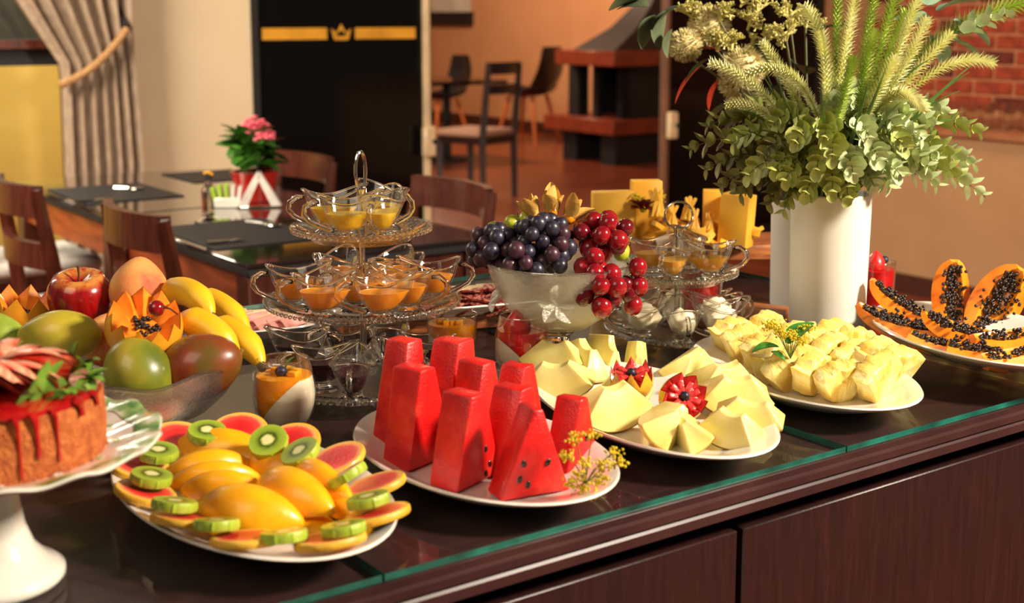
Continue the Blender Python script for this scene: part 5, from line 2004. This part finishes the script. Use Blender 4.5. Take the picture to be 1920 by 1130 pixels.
def blade(base, pts, w=.0035):
    vs, fs = [], []
    n = 12
    for i in range(n + 1):
        s = i / n
        a, b, c = pts
        p = a * (1 - s) ** 2 + b * 2 * s * (1 - s) + c * s * s
        ww = w * (1 - s ** 2) + .0003
        sd = Vector((.8, -.4, .2)).normalized()
        tn = (c - a).normalized()
        sd = (sd - tn * sd.dot(tn)).normalized()
        up = sd.cross(tn)
        vs += [p - sd * ww, p + up * ww * .35, p + sd * ww]
    for i in range(n):
        for k in (0, 1):
            a = i * 3 + k
            fs.append((a, a + 1, a + 4, a + 3))
    return solid('grass_blade', (vs, fs), GRS, 'slender dark green grass blade among the eucalyptus', 'grass blade', base, 0, 'grass blades in the white vase', smooth=180)


for px, py, d, bx, by in ((1362, 210, -.06, 1440, 180), (1456, 130, -.08, 1480, 260), (1600, 112, -.10, 1560, 250), (1822, 122, -.06, 1720, 200), (1818, 135, -.03, 1720, 190), (1822, 230, -.02, 1730, 190),
                          (1750, 108, -.05, 1650, 150), (1494, 200, -.10, 1500, 260), (1540, 150, -.13, 1535, 230), (1380, 245, -.09, 1440, 230), (1628, 150, -.12, 1610, 240), (1810, 208, .0, 1720, 230),
                          (1690, 190, -.12, 1640, 230), (1664, 120, -.12, 1620, 240), (1430, 140, -.04, 1500, 250), (1800, 170, .02, 1700, 200)):
    blade(VM, [Vector((R.uniform(-.02, .02), R.uniform(-.02, .02), -.02)), far(bx, by, V1.y + d) - VM, far(px, py, V1.y + d) - VM])

# flowers of the vase standing behind
VM2 = V2 + Vector((0, 0, VH + .005))
POM = mat('pompom_petals', [(.3, (196, 180, 116)), (.7, (226, 214, 160))], 60, .7)
for lab, px, py, d, r in (('round cream pompom flower nearest the glass door', 1285, 85, .02, .027), ('large round cream pompom flower beside the lichen sprays', 1330, 50, .04, .034), ('round cream pompom flower behind the arching foxtails', 1392, 128, -.01, .036),
                          ('flat round cream pompom flower over the red leaves', 1385, 150, .04, .034)):
    p = far(px, py, V2.y + d)
    t = thing('pompom_flower', lab, 'flower', p)
    vs, fs = [], []
    rr = random.Random(px)
    for i in range(900):
        z = rr.uniform(-1, 1)
        a = rr.uniform(0, 2 * PI)
        q = math.sqrt(1 - z * z)
        dn = Vector((q * math.cos(a), q * math.sin(a), z))
        dn2 = (dn + Vector((rr.gauss(0, .2), rr.gauss(0, .2), rr.gauss(0, .2)))).normalized()
        sd = dn.orthogonal().normalized() * .0009
        n = len(vs)
        vs += [dn * r * .55 - sd, dn * r * .55 + sd, dn * r * .8 + sd * 1.2 + dn2 * 0, dn * r * .72 + dn2 * r * .3]
        fs += [(n, n + 1, n + 2), (n, n + 2, n + 3)]
    part('petals', (vs, fs), POM, t, 0, kind='stuff')
    part('core', ball(r * .72, n=16, m=10), POM, t)
    part('stem', tube([Vector((0, 0, -r * .5)), (VM2 - p) * .5 + Vector((0, 0, .02)), VM2 - p + Vector((0, 0, -.02))], .002, 5), estem, t)
LIC = mat('lichen_spray', [(.3, (186, 176, 92)), (.7, (224, 214, 140))], 60, .7)
rl = random.Random(8)


def branchy(g, p, d, l, depth):
    e = p + d * l
    g.append(tube([p, e], [.0011 + .0003 * depth, .0009 + .0002 * depth], 4, False))
    if depth:
        for k in range(3):
            nd = (d + Vector((rl.gauss(0, .55), rl.gauss(0, .55), rl.gauss(0, .55)))).normalized()
            branchy(g, e, nd, l * rl.uniform(.6, .8), depth - 1)


for px, py, d in ((1372, 70, -.01), (1402, 30, .02), (1474, 50, -.03), (1436, 60, .0), (1480, 10, .0), (1300, 8, .04), (1350, 15, .02), (1420, -5, .01), (1510, 25, .02), (1345, 70, -.03)):
    p = far(px, py + 26, V2.y + d)
    g = []
    for k in range(4):
        branchy(g, Vector((0, 0, 0)), Vector((rl.gauss(0, .7), rl.gauss(0, .4) - .2, 1 + rl.gauss(0, .3))).normalized(), .012, 4)
    t = thing('lichen_flower', 'branching yellow-green lichen spray in the rear vase', 'flower', p, group='lichen sprays in the rear vase')
    part('branches', join(*g), LIC, t, 60, kind='stuff')
    part('stem', tube([Vector((0, 0, 0)), (VM2 - p) * .5, VM2 - p + Vector((0, 0, -.02))], .002, 5), estem, t)
RL = mat('autumn_red_leaf', [(.3, (128, 24, 14)), (.7, (178, 52, 26))], 30, .5, .2)
for px, py, ang, el, l in ((1312, 125, 2.9, .75, .062), (1348, 150, 2.6, 1.0, .045), (1350, 95, 2.6, -.3, .035)):
    solid('red_leaf', leaf_geo(l, l * .26, .25, 10, .25), RL, 'pointed autumn red leaf under the pompom flowers', 'leaf', M=TM(far(px, py, V2.y - .02), rot(0, 0, ang) @ rot(0, el, 0)), group='red leaves in the rear vase', smooth=180)
DGL = [mat('grey_green_leaf', [(.3, (74, 86, 62)), (.7, (112, 122, 88))], 30, .5), mat('blue_green_leaf', [(.3, (106, 140, 112)), (.7, (160, 186, 156))], 30, .45), mat('dark_green_leaf', [(.3, (28, 50, 26)), (.7, (54, 82, 42))], 30, .5)]
LABS = [('broad grey-green leaf at the outer side of the rear vase', 'grey-green leaves'), ('broad blue-green leaf near the brick wall', 'blue-green leaves'), ('dark green leaf deep inside the bouquet', 'dark green leaves')]
DLM = [mesh('broad_leaf', leaf_geo(.05, .019, .25, 9, .3), m_, 180) for m_ in DGL]
for px, py, d, ang, el, k, s in ((1215, 12, .04, 2.6, -.2, 0, 1.0), (1232, 30, .05, 2.8, .9, 0, 1.0), (1248, 20, .04, 2.4, 1.1, 0, 1.1), (1260, 55, .04, 2.5, 1.1, 0, .8), (1270, 12, .03, 2.9, .5, 0, 1.0), (1205, -5, .05, 3.0, .1, 0, 1.0),
                             (1760, 20, .0, .4, -.5, 1, 1.2), (1742, 45, .02, 2.4, -.4, 1, 1.1), (1770, 70, .0, .1, .2, 1, 1.1), (1790, 40, .02, .2, .25, 1, 1.2), (1750, 70, .02, .8, .5, 1, 1.0), (1740, 10, .03, 1.2, -.6, 1, 1.1),
                             (1330, 110, .0, 2.9, .5, 2, .9), (1450, 100, .04, 2.0, .2, 2, 1.2), (1490, 120, .05, 1.0, .0, 2, 1.2), (1420, 100, .05, 2.6, .3, 2, 1.2), (1530, 60, .06, .6, -.4, 2, 1.2), (1470, 160, .03, 2.2, .5, 2, 1.2), (1380, 190, .03, 2.8, .4, 2, 1.1), (1440, 190, .04, 2.0, .3, 2, 1.2),
                             (1500, 200, .03, 1.4, .2, 2, 1.2), (1560, 160, .05, 1.2, -.2, 2, 1.2), (1620, 150, .06, .8, -.3, 2, 1.2), (1660, 190, .05, .5, .0, 2, 1.2)):
    p = far(px, py, V2.y - .06 + d if k != 1 else V1.y + d)
    o = part('broad_leaf', DLM[k], None)
    place(o, M=TM(p, rot(0, 0, ang) @ rot(0, el, 0) @ rot(R.uniform(-.5, .5)), s))
    tag(o, LABS[k][0], 'leaf', LABS[k][1])
sprig('leafy_twig', 'twig with small yellow-green buds reaching towards the bricks', None, VM, [Vector((.01, .01, -.02)), far(1640, 130, V1.y) - VM, far(1780, 50, V1.y) - VM, far(1892, 26, V1.y + .02) - VM], 7, 1, .72, .9)
